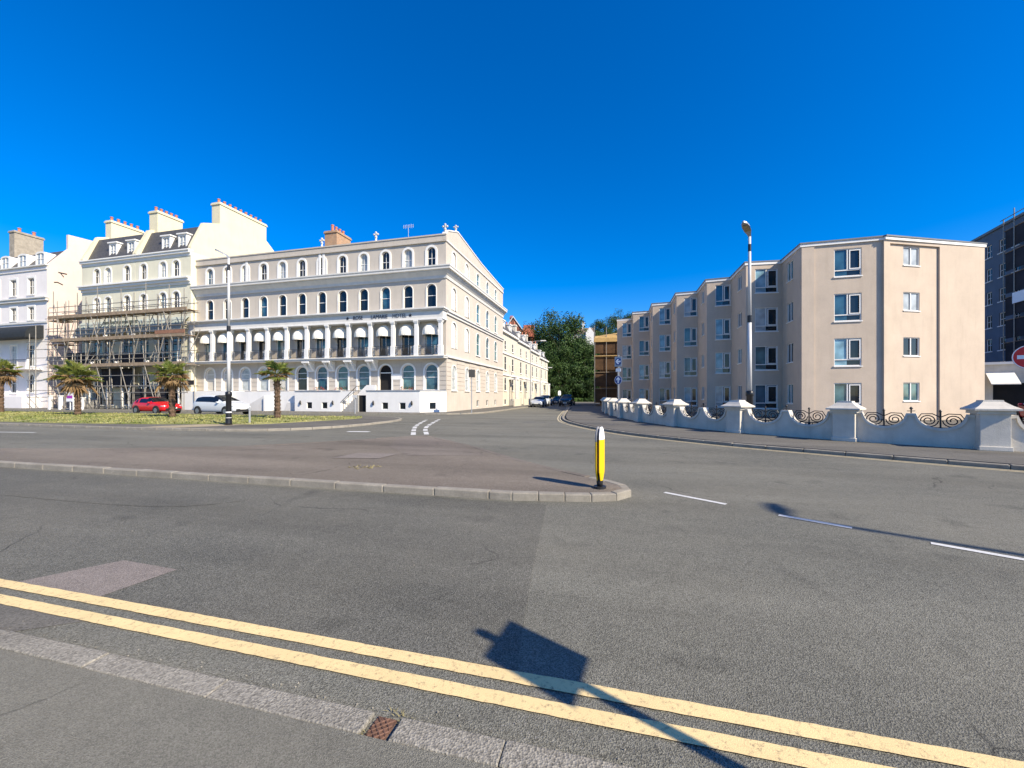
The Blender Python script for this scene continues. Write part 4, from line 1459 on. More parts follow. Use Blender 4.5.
for i in range(len(pts) - 1):
    p0, p1 = pts[i], pts[i + 1]
    L = math.hypot(p1[0] - p0[0], p1[1] - p0[1])
    g = [GP[(i * 3 + s * 2) % 5] for s in range(4)]
    if i in (0, 2, 4, 6, 8):
        seg_wall(p0, p1, [(L * .66, 1.1, 1.7, 'big1', big_window(1.1), g)])
    elif i == 10:
        seg_wall(p0, p1, [(L * .57, 1.5, 1.7, 'big2', big_window(1.5), g)])
    elif i in (1, 3, 5, 7, 9):
        seg_wall(p0, p1, [(L * .6, 1.0, 1.1, 'sm1', small_window(1.0, 1.1), ['glass_dark', 'glass_teal', 'glass_dark', 'glass_blue'])])
    elif i == 11:
        seg_wall(p0, p1, [(L * .45, 1.05, 1.3, 'sm2', small_window(1.05, 1.3), ['glass_teal', 'glass_dark', 'glass_blue', 'glass_teal'])])
    elif i == 12:
        seg_wall(p0, p1, [(2.48, 1.42, 1.7, 'big3', big_window(1.42), ['glass_teal', 'glass_sky', 'glass_blue', 'glass_blue'])])
    elif i == 13:
        T, L, a = seg(p0, p1); bw.T = T; bw.band(0, L, 0, ZE, []); bw.T = None
    else:
        # end wall with its shallow recess u .44 .. 4.1
        T, L, a = seg(p0, p1)
        bw.T = T
        bw.band(0, .44, 0, ZE, []); bw.band(4.1, L, 0, ZE, []); bw.band(.44, 4.1, 10.74, ZE, [])
        zs = [0, HT[3] + .5, HT[2] + .5, HT[1] + .5, 10.74]
        for s in range(4):
            top = HT[3 - s] + .02
            bw.band(.44, 4.1, zs[s], zs[s + 1], [rect(2.14, top - 1.12, 1.2, 1.12)], y=.11, depth=.12)
            p = T @ Vector((2.14, .11, top - 1.12))
            wz.put('sm3', small_window(1.2, 1.12), p.x, p.y, p.z, a, M[['glass_teal', 'glass_dark', 'glass_net', 'glass_net'][s]])
        bw.add([(.44, 0, 0), (.44, .11, 0), (.44, .11, 10.74), (.44, 0, 10.74)], [(0, 1, 2, 3)])
        bw.add([(4.1, 0, 0), (4.1, .11, 0), (4.1, .11, 10.74), (4.1, 0, 10.74)], [(3, 2, 1, 0)])
        bw.add([(.44, 0, 10.74), (4.1, 0, 10.74), (4.1, .11, 10.74), (.44, .11, 10.74)], [(0, 1, 2, 3)])
        bw.T = None
back = [(29.72, 25.15), (26.5, 52), (pts[0][0], pts[0][1])]
for p0, p1 in zip(back[:-1], back[1:]):
    T, L, a = seg(p0, p1); bw.T = T; bw.band(0, L, 0, ZE, []); bw.T = None
bw.build('wall', M['beige'], ap)
# pilaster strip
T, L, a = seg(pts[12], pts[13]); q = MB(T); q.box(.02, .7, -.06, -.002, .02, ZE - .05); q.build('pilaster', M['beige'], ap)
# roof slab and white fascia following the plan
outer_ = [V2(*p) for p in pts] + [V2(26.5, 52)]
cl = offset(outer_, -.10, True)
b = MB()
flat = cl
tr = tessellate_polygon([flat])
n = len(flat)
for z in (ZE + .003, ZE + .17):
    b.add([(p.x, p.y, z) for p in flat], [tuple(t_) for t_ in tr])
b.add([(p.x, p.y, ZE + .003) for p in flat] + [(p.x, p.y, ZE + .17) for p in flat], [(i, (i + 1) % n, (i + 1) % n + n, i + n) for i in range(n)])
b.build('fascia', M['white'], ap)
cl2 = offset(outer_, -.15, True)
b = MB()
for z in (ZE + .174, ZE + .26):
    b.add([(p.x, p.y, z) for p in cl2], [tuple(t_) for t_ in tr])
b.add([(p.x, p.y, ZE + .174) for p in cl2] + [(p.x, p.y, ZE + .26) for p in cl2], [(i, (i + 1) % n, (i + 1) % n + n, i + n) for i in range(n)])
b.build('roof', M['lead'], ap)
# ------------------------------------------------------------------ boundary wall with scallops and iron scrolls
bwall = thing('boundary_wall', 'white scalloped boundary wall with capped pillars and black iron scrolls', 'wall', (0, 0, 0))
PIL = [(16.3, 9.25), (13.2, 11.05), (11.1, 13.3), (9.14, 16.2), (8.0, 19.6), (7.45, 23.1), (7.4, 26.6), (7.65, 30.1), (8.1, 33.6), (8.7, 37.2), (9.5, 41)]
def pillar(i, p):
    if i == 1:
        rz = math.atan2(-.5, .87)
    else:
        q0, q1 = PIL[max(i - 1, 0)], PIL[min(i + 1, len(PIL) - 1)]
        rz = math.atan2(q0[1] - q1[1], q0[0] - q1[0])
    s = .29
    h = 1.03 if i != 1 else 1.09
    b = MB(); b.box(-s, s, -s, s, 0, h)
    b.box(-s - .03, s + .03, -s - .03, s + .03, 0, .12)
    pr = b.build('pillar', M['wall_white'], bwall, loc=(p[0], p[1], .1), rz=rz, bevel=.012)
    c = MB()
    k = [(s + .15, h + .002), (s + .15, h + .05), (s + .03, h + .13), (s - .09, h + .24), (s - .10, h + .285)]
    for (r0, z0), (r1, z1) in zip(k[:-1], k[1:]):
        c.hexa([(-r0, -r0, z0), (r0, -r0, z0), (r0, r0, z0), (-r0, r0, z0)], [(-r1, -r1, z1), (r1, -r1, z1), (r1, r1, z1), (-r1, r1, z1)])
    c.box(-s - .06, s + .06, -s - .06, s + .06, h - .09, h - .002)
    c.build('cap', M['wall_white'], pr)
grille = None
for i, p in enumerate(PIL):
    pillar(i, p)
for i in range(len(PIL) - 1):
    p0, p1 = Vector(PIL[i + 1]), Vector(PIL[i])        # left to right seen from the road
    e = (p1 - p0).normalized()
    p0 = p0 + e * .27; p1 = p1 - e * .27
    T, L, a = seg(p0, p1)
    rad = min(.62, L * .21)
    cs = (L * .26, L * .74)
    top = .91
    prof = [(0, 0), (L, 0)]
    line = [(L, top - .02)]
    for c in reversed(cs):
        for k in range(15):
            t = math.pi * k / 14
            line.append((c + rad * math.cos(t), top - rad * .80 * math.sin(t)))
    line.append((0, top - .02))
    prof += line
    b = MB(T); b.prism_y(prof, -.11, .11)
    pn = b.build('wall_panel', M['wall_white'], bwall, loc=(0, 0, .1))
    # rounded coping along the scallops
    b = MB(T)
    n = len(line)
    vs = []
    for j, (x, z) in enumerate(line):
        xa, za = line[max(j - 1, 0)]; xb, zb = line[min(j + 1, n - 1)]
        tx, tz = xb - xa, zb - za; ln = math.hypot(tx, tz); nx, nz = tz / ln, -tx / ln
        if nz < 0:
            nx, nz = -nx, -nz
        vs += [(x - nx * .004, -.155, z - nz * .02), (x + nx * .06, -.15, z + nz * .06), (x + nx * .06, .15, z + nz * .06), (x - nx * .004, .155, z - nz * .02)]
    fs = []
    for j in range(n - 1):
        for q_ in range(4):
            fs.append((4 * j + q_, 4 * j + (q_ + 1) % 4, 4 * j + 4 + (q_ + 1) % 4, 4 * j + 4 + q_))
    fs += [(0, 1, 2, 3), (4 * n - 4, 4 * n - 3, 4 * n - 2, 4 * n - 1)]
    b.add(vs, fs)
    b.build('wall_coping', M['wall_white'], pn)
    for c in cs:
        pos = T @ Vector((c, 0, 0))
        if grille is None:
            g = MB()
            for s in (-1, 1):
                sp = []
                for k in range(34):
                    t = k / 33
                    ang = t * 4.2 * math.pi
                    rr = .25 * (1 - t * .78)
                    sp.append((s * (.30 + rr * math.cos(ang + math.pi)), 0, (.62 + rr * .95 * math.sin(ang + math.pi)) + .20))
                g.tube(sp, .020, 5)
                g.tube([(s * .56, 0, .60), (s * .60, 0, .84), (s * .48, 0, 1.05), (s * .2, 0, 1.06), (0, 0, .94)], .018, 5)
            g.tube([(-.56, 0, .57), (.56, 0, .57)], .02, 5)
            for x in (-.32, -.12, .12, .32):
                g.tube([(x, 0, .32), (x, 0, .57)], .016, 4)
            g.tube([(0, 0, .2), (0, 0, 1.12)], .026, 6)
            g.tube_profile([(.01, 1.1), (.05, 1.15), (.01, 1.21)], 8, (0, 0, 0)); g.tube_profile([(.03, .48), (.06, .54), (.03, .6)], 8, (0, 0, 0))
            grille = g.build('iron_scroll', M['iron'], bwall, loc=(pos.x, pos.y, .17), rz=a); grille.scale = (.82, .82, .84)
        else:
            o = grille.copy(); col.objects.link(o); o.location = (pos.x, pos.y, .17); o.rotation_euler = (0, 0, a)
    m_ = T @ Vector((L / 2, 0, 0))
    f = MB(); f.tube([(0, 0, top + .05), (0, 0, top + .17)], .018, 6); f.tube_profile([(.01, -.05), (.05, 0), (.01, .05)], 8, (0, 0, top + .2))
    f.tube([(-.12, 0, top + .12), (.12, 0, top + .12)], .012, 4)
    f.build('iron_finial', M['iron'], bwall, loc=(m_.x, m_.y, .1))


# ------------------------------------------------------------------ street furniture
def lamp(label, x, y, H, head_dir, tilt, z0=.0, bandz=None):
    t = thing('street_lamp', label, 'street lamp', (x, y, z0))
    b = MB(); b.tube_profile([(.17, 0), (.15, .1), (.13, .5), (.12, 1.45), (.15, 1.5), (.15, 1.66), (.10, 1.7)], 14, (0, 0, 0)); b.build('base', M['lamp_black'], t, smooth=True)
    for z in (.32, .62):
        b = MB(); b.tube_profile([(.137, 0), (.137, .06)], 14, (0, 0, z)); b.build('reflective_band', M['sign_white'], t)
    b = MB(); b.tube([(0, 0, 1.69), (0, 0, H * .56)], [.085, .072], 12); b.tube([(0, 0, H * .56 + .28), (0, 0, H)], [.068, .05], 12)
    b.build('column', M['lamp_white'], t, smooth=True)
    b = MB(); b.tube([(0, 0, H * .56 - .001), (0, 0, H * .56 + .281)], .088, 12); b.build('black_collar', M['lamp_black'], t)
    b = MB(); b.tube([(0, 0, H - .62), (0, 0, H - .32)], .062, 10); b.build('black_collar', M['lamp_black'], t)
    dx, dy = head_dir
    T = Matrix.Rotation(math.atan2(dy, dx), 4, 'Z')
    h = MB(T)
    prof = [(-.03, .0, .055), (.06, .10, .07), (.2, .20, .13), (.42, .31, .15), (.62, .36 + tilt, .11), (.74, .37 + tilt * 1.4, .03)]
    vs, fs = [], []
    for (xx, zz, hw) in prof:
        vs += [(xx, -hw, H + zz - .03), (xx, hw, H + zz - .03), (xx, hw * .8, H + zz + .05), (xx, -hw * .8, H + zz + .05)]
    for j in range(len(prof) - 1):
        for q_ in range(4):
            fs.append((4 * j + q_, 4 * j + (q_ + 1) % 4, 4 * j + 4 + (q_ + 1) % 4, 4 * j + 4 + q_))
    fs += [(0, 1, 2, 3), tuple(range(4 * len(prof) - 4, 4 * len(prof)))]
    h.add(vs, fs)
    hd = h.build('lamp_head', M['post_grey'], t, smooth=False)
    g = MB(T)
    g.add([(.2, -.10, H + .158), (.56, -.10, H + .30), (.56, .10, H + .30), (.2, .10, H + .158)], [(0, 1, 2, 3)])
    g.build('lens', M['led'], hd)
    return t


lamp('tall white street lamp with black base on the verge before the white car', -14.45, 20.4, 8.5, (-.95, .1), .06, .1)
lamp('tall white street lamp with black base beside the scalloped wall', 9.95, 16.75, 8.15, (-.62, -.55), .02, .1)
lamp('tall street lamp on the near pavement behind the viewer to the right', 12.7, -2.35, 8.85, (.75, .35), .05, .02)

# keep-left bollard on the island nose
t = thing('traffic_bollard', 'yellow traffic bollard with white top on the nose of the island', 'bollard', (1.42, 6.47, .105), R(28))
b = MB(); b.prism([(.125 * math.cos(k * math.pi / 8), .105 * math.sin(k * math.pi / 8)) for k in range(16)], 0, .035); b.build('base', M['iron'], t)
b = MB(); b.tube_profile([(.045, .03), (.055, .1), (.05, .2), (.06, .26)], 12, (0, 0, 0)); b.build('flexible_foot', M['iron'], t, smooth=True)
for s, nm in ((-1, 0), (1, 1)):
    b = MB()
    prof = [(.05, .16), (.11, .24), (.125, .5), (.125, .86), (.12, .98), (.085, 1.06), (.02, 1.085)]
    # each shell: a curved blade, split into yellow body and pale head
    def shell(mb, z0, z1, thick=.035):
        zz = [z0 + (z1 - z0) * k / 10 for k in range(11)]
        vs = []
        for z in zz:
            hw = .125 if z < .85 else .125 * math.sqrt(max(.02, 1 - ((z - .85) / .245) ** 2))
            if z < .3:
                hw = .06 + .065 * max(0, (z - .14) / .16)
            for k in range(7):
                u = -1 + 2 * k / 6
                vs.append((u * hw, s * (.03 + (thick + .012) * (1 - u * u) * min(1, hw / .125)), z))
            for k in range(7):
                u = 1 - 2 * k / 6
                vs.append((u * hw, s * .022, z))
        fs = []
        for j in range(10):
            for k in range(14):
                fs.append((14 * j + k, 14 * j + (k + 1) % 14, 14 * j + 14 + (k + 1) % 14, 14 * j + 14 + k))
        fs += [tuple(range(14)), tuple(range(140, 154))]
        mb.add(vs, fs)
    b = MB(); shell(b, .14, .86 if s < 0 else .82); sh = b.build('shell', M['bollard_yellow'], t, smooth=False)
    b = MB(); shell(b, (.863 if s < 0 else .823), 1.08); b.build('pale_head', M['sign_white'] if s < 0 else M['iron_pale'], sh)
t.rotation_euler = (0, 0, R(62)); t.scale = (.95, .95, .915)


def disc(mb, r, y0, y1, cz, n=28):
    mb.prism_y([(r * math.cos(2 * math.pi * k / n), cz + r * math.sin(2 * math.pi * k / n)) for k in range(n)], y0, y1)


# blue arrow signs on a post by the far pavement
t = thing('road_sign', 'blue round arrow signs on a grey post beside the curving white wall', 'road sign', (7.25, 27.2, .1), R(-38)); t.scale = (.88, .88, 1)
b = MB(); b.tube([(0, 0, 0), (0, 0, 4.25)], .045, 8); b.build('post', M['post_grey'], t)
b = MB(); disc(b, .29, -.08, -.05, 2.55); d = b.build('sign_disc', M['sign_blue'], t)
b = MB(); b.prism_y([(-.05, 2.36), (.05, 2.36), (.05, 2.60), (.15, 2.52), (.15, 2.62), (0, 2.77), (-.15, 2.62), (-.15, 2.52), (-.05, 2.60)], -.086, -.083); b.build('arrow', M['sign_white'], d)
b = MB(); ring(b, [(.29 * math.cos(k * math.pi / 14), 2.55 + .29 * math.sin(k * math.pi / 14)) for k in range(28)], [(.272 * math.cos(k * math.pi / 14), 2.55 + .272 * math.sin(k * math.pi / 14)) for k in range(28)], -.086, -.0825); b.build('rim', M['sign_white'], d)
b = MB(); b.box(-.29, .29, -.075, -.05, 3.46, 4.14); pl = b.build('backing_plate', M['post_grey'], t)
b = MB(); disc(b, .25, -.088, -.078, 3.8); d = b.build('sign_disc', M['sign_blue'], pl)
b = MB(); b.prism_y([(.2, 3.75), (.2, 3.86), (-.02, 3.86), (.08, 3.98), (-.05, 3.98), (-.22, 3.805), (-.05, 3.63), (.08, 3.63), (-.02, 3.75)], -.094, -.091); b.build('arrow', M['sign_white'], pl)
b = MB(); b.box(-.2, .2, -.075, -.05, 3.12, 3.34); b.build('time_plate', M['sign_white'], t)

# no entry sign at the right edge
t = thing('no_entry_sign', 'round red no entry sign with white bar at the right edge', 'road sign', (16.12, 12.45, .1), R(-40))
b = MB(); b.tube([(0, 0, 0), (0, 0, 3.1)], .04, 8); b.build('post', M['post_grey'], t)
b = MB(); disc(b, .375, -.075, -.05, 2.70); d = b.build('sign_disc', M['sign_red'], t)
b = MB(); b.box(-.27, .27, -.081, -.0775, 2.64, 2.76); b.build('white_bar', M['sign_white'], d)
b = MB(); ring(b, [(.375 * math.cos(k * math.pi / 14), 2.70 + .375 * math.sin(k * math.pi / 14)) for k in range(28)], [(.352 * math.cos(k * math.pi / 14), 2.70 + .352 * math.sin(k * math.pi / 14)) for k in range(28)], -.08, -.0765); b.build('rim', M['sign_white'], d)

# small plate sign on a post by the hotel corner
p = W(-11.9, 36.0)
t = thing('parking_sign', 'small dark plate sign on a thin post beside the hotel flank', 'road sign', (-3.35, 33.2, .1), R(30))
b = MB(); b.tube([(0, 0, 0), (0, 0, 3.7)], .04, 8); b.build('post', M['post_grey'], t)
b = MB(); b.box(-.28, .28, -.07, -.045, 3.0, 3.65); b.build('plate', M['iron'], t)
# grey post in front of the hotel steps
t = thing('sign_post', 'plain grey post with small plate standing before the hotel steps', 'post', (-12.95, 33.0, .1), ANG)
b = MB(); b.tube([(0, 0, 0), (0, 0, 1.55)], .05, 8); b.build('post', M['post_grey'], t)
b = MB(); b.box(-.22, .22, -.075, -.052, 1.3, 1.55); b.build('plate', M['lamp_white'], t)
# low pale post on the verge by the lamp
t = thing('marker_post', 'short pale marker post on the grass near the white car', 'post', (-14.1, 21.5, .12))
b = MB(); b.tube([(0, 0, 0), (0, 0, .85)], .05, 8); b.build('post', M['post_grey'], t)
b = MB(); b.tube_profile([(.085, 0), (.085, .07)], 8, (0, 0, .7)); b.build('band', M['post_grey'], t)

# sign on the near pavement, behind the viewer (its shadow falls on the road)
t = thing('bus_stop_sign', 'rectangular sign panel on a pole standing on the near pavement', 'sign', (2.51, .42, .018), R(68))
b = MB(); b.tube([(0, 0, 0), (0, 0, 2.56)], .036, 10); b.build('post', M['post_grey'], t)
b = MB(); b.box(-.20, .23, -.06, -.04, 2.12, 2.60); b.build('panel', M['sign_white'], t, bevel=.008)
b = MB(); b.box(-.03, .03, -.035, .035, 2.58, 2.67); b.box(-.05, .05, -.04, .038, 2.3, 2.36); b.build('bracket', M['post_grey'], t)


# ------------------------------------------------------------------ palms
def make_palm(label, x, y, H, cr, seed, skirt=1.0):
    rnd = random.Random(seed)
    t = thing('palm_tree', label, 'palm tree', (x, y, .14), rnd.uniform(0, 6), 'palms on the grass verge')
    th = H * .62
    b = MB()
    pp, rr = [], []
    lean = rnd.uniform(-.12, .12)
    for k in range(22):
        f = k / 21
        pp.append((lean * f * f, 0, th * f)); rr.append(.18 - .04 * f + (.03 if k % 2 else -.012) + (.09 if f > .75 else 0) * skirt)
    b.tube(pp, rr, 11)
    for k in range(150):          # old leaf bases
        f = rnd.uniform(.05, 1); a = rnd.uniform(0, 6.28); r_ = .17 - .04 * f + (.08 if f > .75 else 0)
        c = Vector((lean * f * f + r_ * math.cos(a), r_ * math.sin(a), th * f)); o = Vector((math.cos(a), math.sin(a), .9)) * .11; sd = Vector((-math.sin(a), math.cos(a), 0)) * .05
        b.add([c - sd, c + sd, c + o], [(0, 1, 2)])
    b.build('trunk', M['bark'], t, smooth=False)
    top = Vector((lean, 0, th + .1))

    def fan(mb, az, el, L, rad, droop, blades=15):
        d = Vector((math.cos(az) * math.cos(el), math.sin(az) * math.cos(el), math.sin(el)))
        side = Vector((-math.sin(az), math.cos(az), 0))
        up = side.cross(d) * -1
        end = top + d * L
        w = .013
        mb.add([top - side * w, top + side * w, end + side * w * .6, end - side * w * .6], [(0, 1, 2, 3)])
        for k in range(blades):
            an = (-1 + 2 * k / (blades - 1)) * 1.9
            bd = (d * math.cos(an) + side * math.sin(an)).normalized()
            ln = rad * (.75 + .25 * math.cos(an * .7)) * rnd.uniform(.85, 1.08)
            fold = up * rnd.uniform(-.02, .02)
            m1 = end + bd * ln * .55 + fold
            tip = end + bd * ln + Vector((0, 0, -droop * ln * rnd.uniform(.2, .6)))
            pw = bd.cross(up).normalized() * ln * .06
            mb.add([end, m1 - pw + up * .008, tip, m1 + pw - up * .008], [(0, 1, 2), (0, 2, 3)])
    g = MB(); d = MB()
    for k in range(30):
        az = k * 2.399 + rnd.uniform(-.5, .5)
        el = R(86 - 92 * (k / 30) ** .9 + rnd.uniform(-16, 16))
        fan(g, az, el, cr * rnd.uniform(.34, .66), cr * rnd.uniform(.34, .56), .5, 13)
    for k in range(int(34 * skirt)):
        az = k * 2.399 + rnd.uniform(-.3, .3)
        el = R(22 - 88 * (k / 34) + rnd.uniform(-20, 20))
        fan(d, az, el, cr * rnd.uniform(.18, .60), cr * rnd.uniform(.24, .46), 1.1, 11)
    g.build('crown', M['frond'], t, fixn=False)
    d.build('dead_fronds', M['dead_frond'], t, fixn=False)


make_palm('palm at the left edge of the photo with a dark trunk', -44.6, 34.9, 5.4, 1.45, 3, 1)
make_palm('bushy palm with a wide brown skirt before the steps and estate board', -33.0, 30.4, 4.3, 1.62, 4, 1.0)
make_palm('palm with a shaggy brown crown standing before the red car', -23.1, 27.2, 4.3, 1.28, 5, 1.1)
make_palm('slender palm standing in front of the hotel\'s pale low terrace', -15.3, 26.1, 4.3, 1.2, 6, .35)


# ------------------------------------------------------------------ cars
def make_car(label, x, y, rz, kind, paint, group=None, z=0.0):
    t = thing('parked_car', label, 'car', (x, y, z), rz, group)
    # stations from the nose: (x, sill, belt, top, half width)
    if kind == 'mpv':
        L, Wd = 4.7, 1.86
        S = [(0, .40, .60, .64, .62), (.06, .28, .70, .76, .78), (.25, .22, .80, .88, .86), (.75, .2, .92, 1.0, .91), (1.05, .2, .97, 1.06, .92), (1.12, .2, .98, 1.09, .92), (1.75, .2, 1.0, 1.42, .93), (2.15, .2, 1.01, 1.58, .93), (2.3, .2, 1.02, 1.62, .93),
             (2.75, .2, 1.03, 1.66, .93), (2.83, .2, 1.03, 1.66, .93), (3.6, .2, 1.05, 1.65, .92), (3.68, .2, 1.05, 1.64, .92), (4.15, .22, 1.07, 1.56, .9), (4.25, .24, 1.07, 1.52, .89), (4.58, .3, 1.0, 1.1, .85), (4.66, .4, .8, .92, .8), (4.7, .48, .7, .78, .7)]
        side = [6, 7, 8, 9, 10, 11, 12, 13]; ws = (5, 8); rw = (14, 15)
    elif kind == 'suv':
        L, Wd = 4.5, 1.88
        S = [(0, .46, .70, .76, .66), (.06, .34, .84, .92, .82), (.25, .28, .96, 1.03, .89), (.9, .26, 1.06, 1.12, .93), (1.15, .26, 1.08, 1.17, .94), (1.22, .26, 1.08, 1.2, .94), (1.65, .26, 1.09, 1.52, .94), (1.95, .26, 1.1, 1.68, .94), (2.1, .26, 1.1, 1.72, .94),
             (2.6, .26, 1.12, 1.76, .94), (2.68, .26, 1.12, 1.76, .94), (3.4, .26, 1.13, 1.75, .93), (3.48, .26, 1.13, 1.74, .93), (4.0, .28, 1.14, 1.68, .91), (4.1, .3, 1.14, 1.64, .9), (4.36, .34, 1.06, 1.16, .87), (4.46, .44, .9, 1.0, .82), (4.5, .5, .8, .86, .74)]
        side = [6, 7, 8, 9, 10, 12]; ws = (5, 8); rw = (14, 15)
    else:
        L, Wd = 4.1, 1.76
        S = [(0, .38, .56, .6, .6), (.06, .26, .66, .72, .75), (.25, .2, .76, .83, .83), (.8, .18, .87, .94, .87), (1.15, .18, .91, .99, .88), (1.22, .18, .92, 1.01, .88), (1.65, .18, .93, 1.23, .88), (2.0, .18, .94, 1.39, .88), (2.12, .18, .94, 1.42, .88),
             (2.5, .18, .95, 1.46, .88), (2.58, .18, .95, 1.46, .88), (3.1, .18, .97, 1.43, .87), (3.18, .18, .97, 1.42, .87), (3.5, .2, .99, 1.33, .85), (3.6, .22, .99, 1.28, .84), (3.95, .28, .9, .98, .8), (4.06, .38, .74, .84, .76), (4.1, .46, .64, .7, .68)]
        side = [6, 7, 8, 9, 10, 12]; ws = (5, 8); rw = (14, 15)
    rings = []
    for (xx, zl, zb, zt, w) in S:
        gh = zt - zb
        wt = w - .04 - gh * .40 if gh > .2 else w * .93
        e = min(.07, gh * .4)
        rings.append([(xx, -w * .82, zl), (xx, -w * .97, zl + .10), (xx, -w, (zl + zb) * .5 + .05), (xx, -w * .97, zb), (xx, -wt, zt - e), (xx, -wt * .84, zt - .005), (xx, 0, zt + .025),
                      (xx, wt * .84, zt - .005), (xx, wt, zt - e), (xx, w * .97, zb), (xx, w, (zl + zb) * .5 + .05), (xx, w * .97, zl + .10), (xx, w * .82, zl)])
    b = MB()
    n = 13
    fl = lambda v: (L / 2 - v[0], v[1], v[2])          # front points to +x
    for j in range(len(rings) - 1):
        for k in range(n):
            b.m = 0
            if k in (3, 8) and j in side:
                b.m = 2
            elif k in (4, 5, 6, 7) and ws[0] <= j < ws[1]:
                b.m = 1
            elif k in (4, 5, 6, 7) and rw[0] <= j < rw[1]:
                b.m = 3
            b.f.append((j * n + k, j * n + (k + 1) % n, (j + 1) * n + (k + 1) % n, (j + 1) * n + k)); b.mi.append(b.m)
    b.v = [Vector(fl(v)) for r_ in rings for v in r_]
    b.f += [list(range(n)), list(range(n * (len(rings) - 1), n * len(rings)))]; b.mi += [0, 0]
    cage = b.build('cage', [M[paint]] * 4)
    sub = cage.modifiers.new('sub', 'SUBSURF'); sub.levels = 2; sub.render_levels = 2
    me = bpy.data.meshes.new_from_object(cage.evaluated_get(bpy.context.evaluated_depsgraph_get()))
    bpy.data.objects.remove(cage)
    vs = [v.co.copy() for v in me.vertices]
    for mi_, nm, mm in ((0, 'body', M[paint]), (1, 'windscreen', M['glass_car']), (2, 'side_windows', M['glass_car']), (3, 'rear_window', M['glass_car'])):
        fs = [list(p.vertices) for p in me.polygons if p.material_index == mi_]
        groups_ = [fs] if mi_ != 2 else [[f for f in fs if vs[f[0]].y < 0], [f for f in fs if vs[f[0]].y >= 0]]
        for fg in groups_:
            idx = {}
            q = MB()
            for f in fg:
                for v in f:
                    if v not in idx:
                        idx[v] = len(q.v); q.v.append(vs[v])
                q.f.append([idx[v] for v in f]); q.mi.append(0)
            q.build(nm if mi_ != 2 else 'side_window', mm, t, smooth=True)
    # wheels
    R_ = .325 if kind != 'suv' else .36
    for wx in (L / 2 - .82, -L / 2 + .78):
        for s in (-1, 1):
            a = MB(); a.T = Matrix.Translation((wx, s * (Wd / 2 - .02), R_ + .015)) @ Matrix.Rotation(R(90), 4, 'X')
            a.tube_profile([(R_ + .07, -.03), (R_ + .07, .03)], 20, (0, 0, 0)); a.build('wheel_arch', M['iron'], t)
            a = MB(); a.T = Matrix.Translation((wx, s * (Wd / 2 - .07), R_)) @ Matrix.Rotation(R(90), 4, 'X')
            a.tube_profile([(R_ - .04, -.1), (R_, -.07), (R_, .07), (R_ - .04, .1)], 22, (0, 0, 0)); wh = a.build('tyre', M['tyre'], t)
            a = MB(); a.T = Matrix.Translation((wx, s * (Wd / 2 + .032), R_)) @ Matrix.Rotation(R(90), 4, 'X')
            a.tube_profile([(.06, -.01), (.06, .01)], 10, (0, 0, 0))
            for k in range(5):
                an = k * 2 * math.pi / 5
                T0 = a.T; a.T = T0 @ Matrix.Rotation(an, 4, 'Z'); a.box(.05, R_ * .60, -.03, .03, -.008, .008); a.T = T0
            a.tube_profile([(R_ * .56, -.009), (R_ * .62, -.009), (R_ * .62, .009), (R_ * .56, .009)], 20, (0, 0, 0))
            a.build('rim', M['rim'], wh)
    w0 = S[1][4]
    zb = S[1][2] + .03
    for s in (-1, 1):
        a = MB(); a.T = Matrix.Translation((L / 2 - .24, s * (w0 * .86), zb)) @ Matrix.Rotation(s * R(-32), 4, 'Z') @ Matrix.Diagonal((1.15, .8, .9, 1))
        a.tube_profile([(.03, -.08), (.19, -.05), (.19, .03), (.06, .085)], 12, (0, 0, 0)); a.build('headlight', M['headlight'], t, smooth=True)
        a = MB(); a.box(-L / 2 + .02, -L / 2 + .16, s * w0 * .72 - .11, s * w0 * .72 + .11, zb + .05, zb + .3); a.build('taillight', M['taillight'], t, bevel=.03)
        a = MB(); a.T = Matrix.Translation((L / 2 - 1.62, s * (Wd / 2 + .03), S[5][2] + .06)); a.box(-.09, .09, -.09, .09, -.06, .07); a.build('wing_mirror', M[paint], t, bevel=.03)
    a = MB(); a.box(L / 2 - .02, L / 2 + .02, -.27, .27, .46, .58); a.build('number_plate', M['plate'], t)
    a = MB(); a.box(L / 2 - .12, L / 2 + .004, -.60, .60, .30, .50); a.build('grille', M['iron'], t, bevel=.01)
    a = MB(); a.box(-L / 2 - .02, -L / 2 + .02, -.27, .27, .55, .66); a.build('number_plate', M['plate'], t)
    return t


p = W(-32.0, 26.7); make_car('white people carrier parked by the hotel beyond the street lamp', p.x, p.y, ANG + R(-3), 'mpv', 'white_paint')
p = W(-39.3, 26.7); make_car('bright red hatchback parked before the scaffolding', p.x, p.y, ANG + R(-3), 'hatch', 'red_paint')
va = R(90) + ANG
make_car('silver hatchback parked at the kerb in the side street, front of the queue', 3.75, 56.0, va + R(180), 'hatch', 'silver_paint')
make_car('white car parked in the side street behind the silver hatchback', 5.1, 62.5, va + R(180), 'mpv', 'white_paint')
make_car('dark car parked in the side street behind the pale cars', 7.9, 69.5, va + R(180), 'hatch', 'black_paint')
make_car('black tall car driving down the side street', 8.35, 60.5, va + R(178), 'suv', 'black_paint')
make_car('maroon car parked behind the wall at the right edge', 29.3, 21.8, R(50), 'hatch', 'maroon_paint', None, .1)


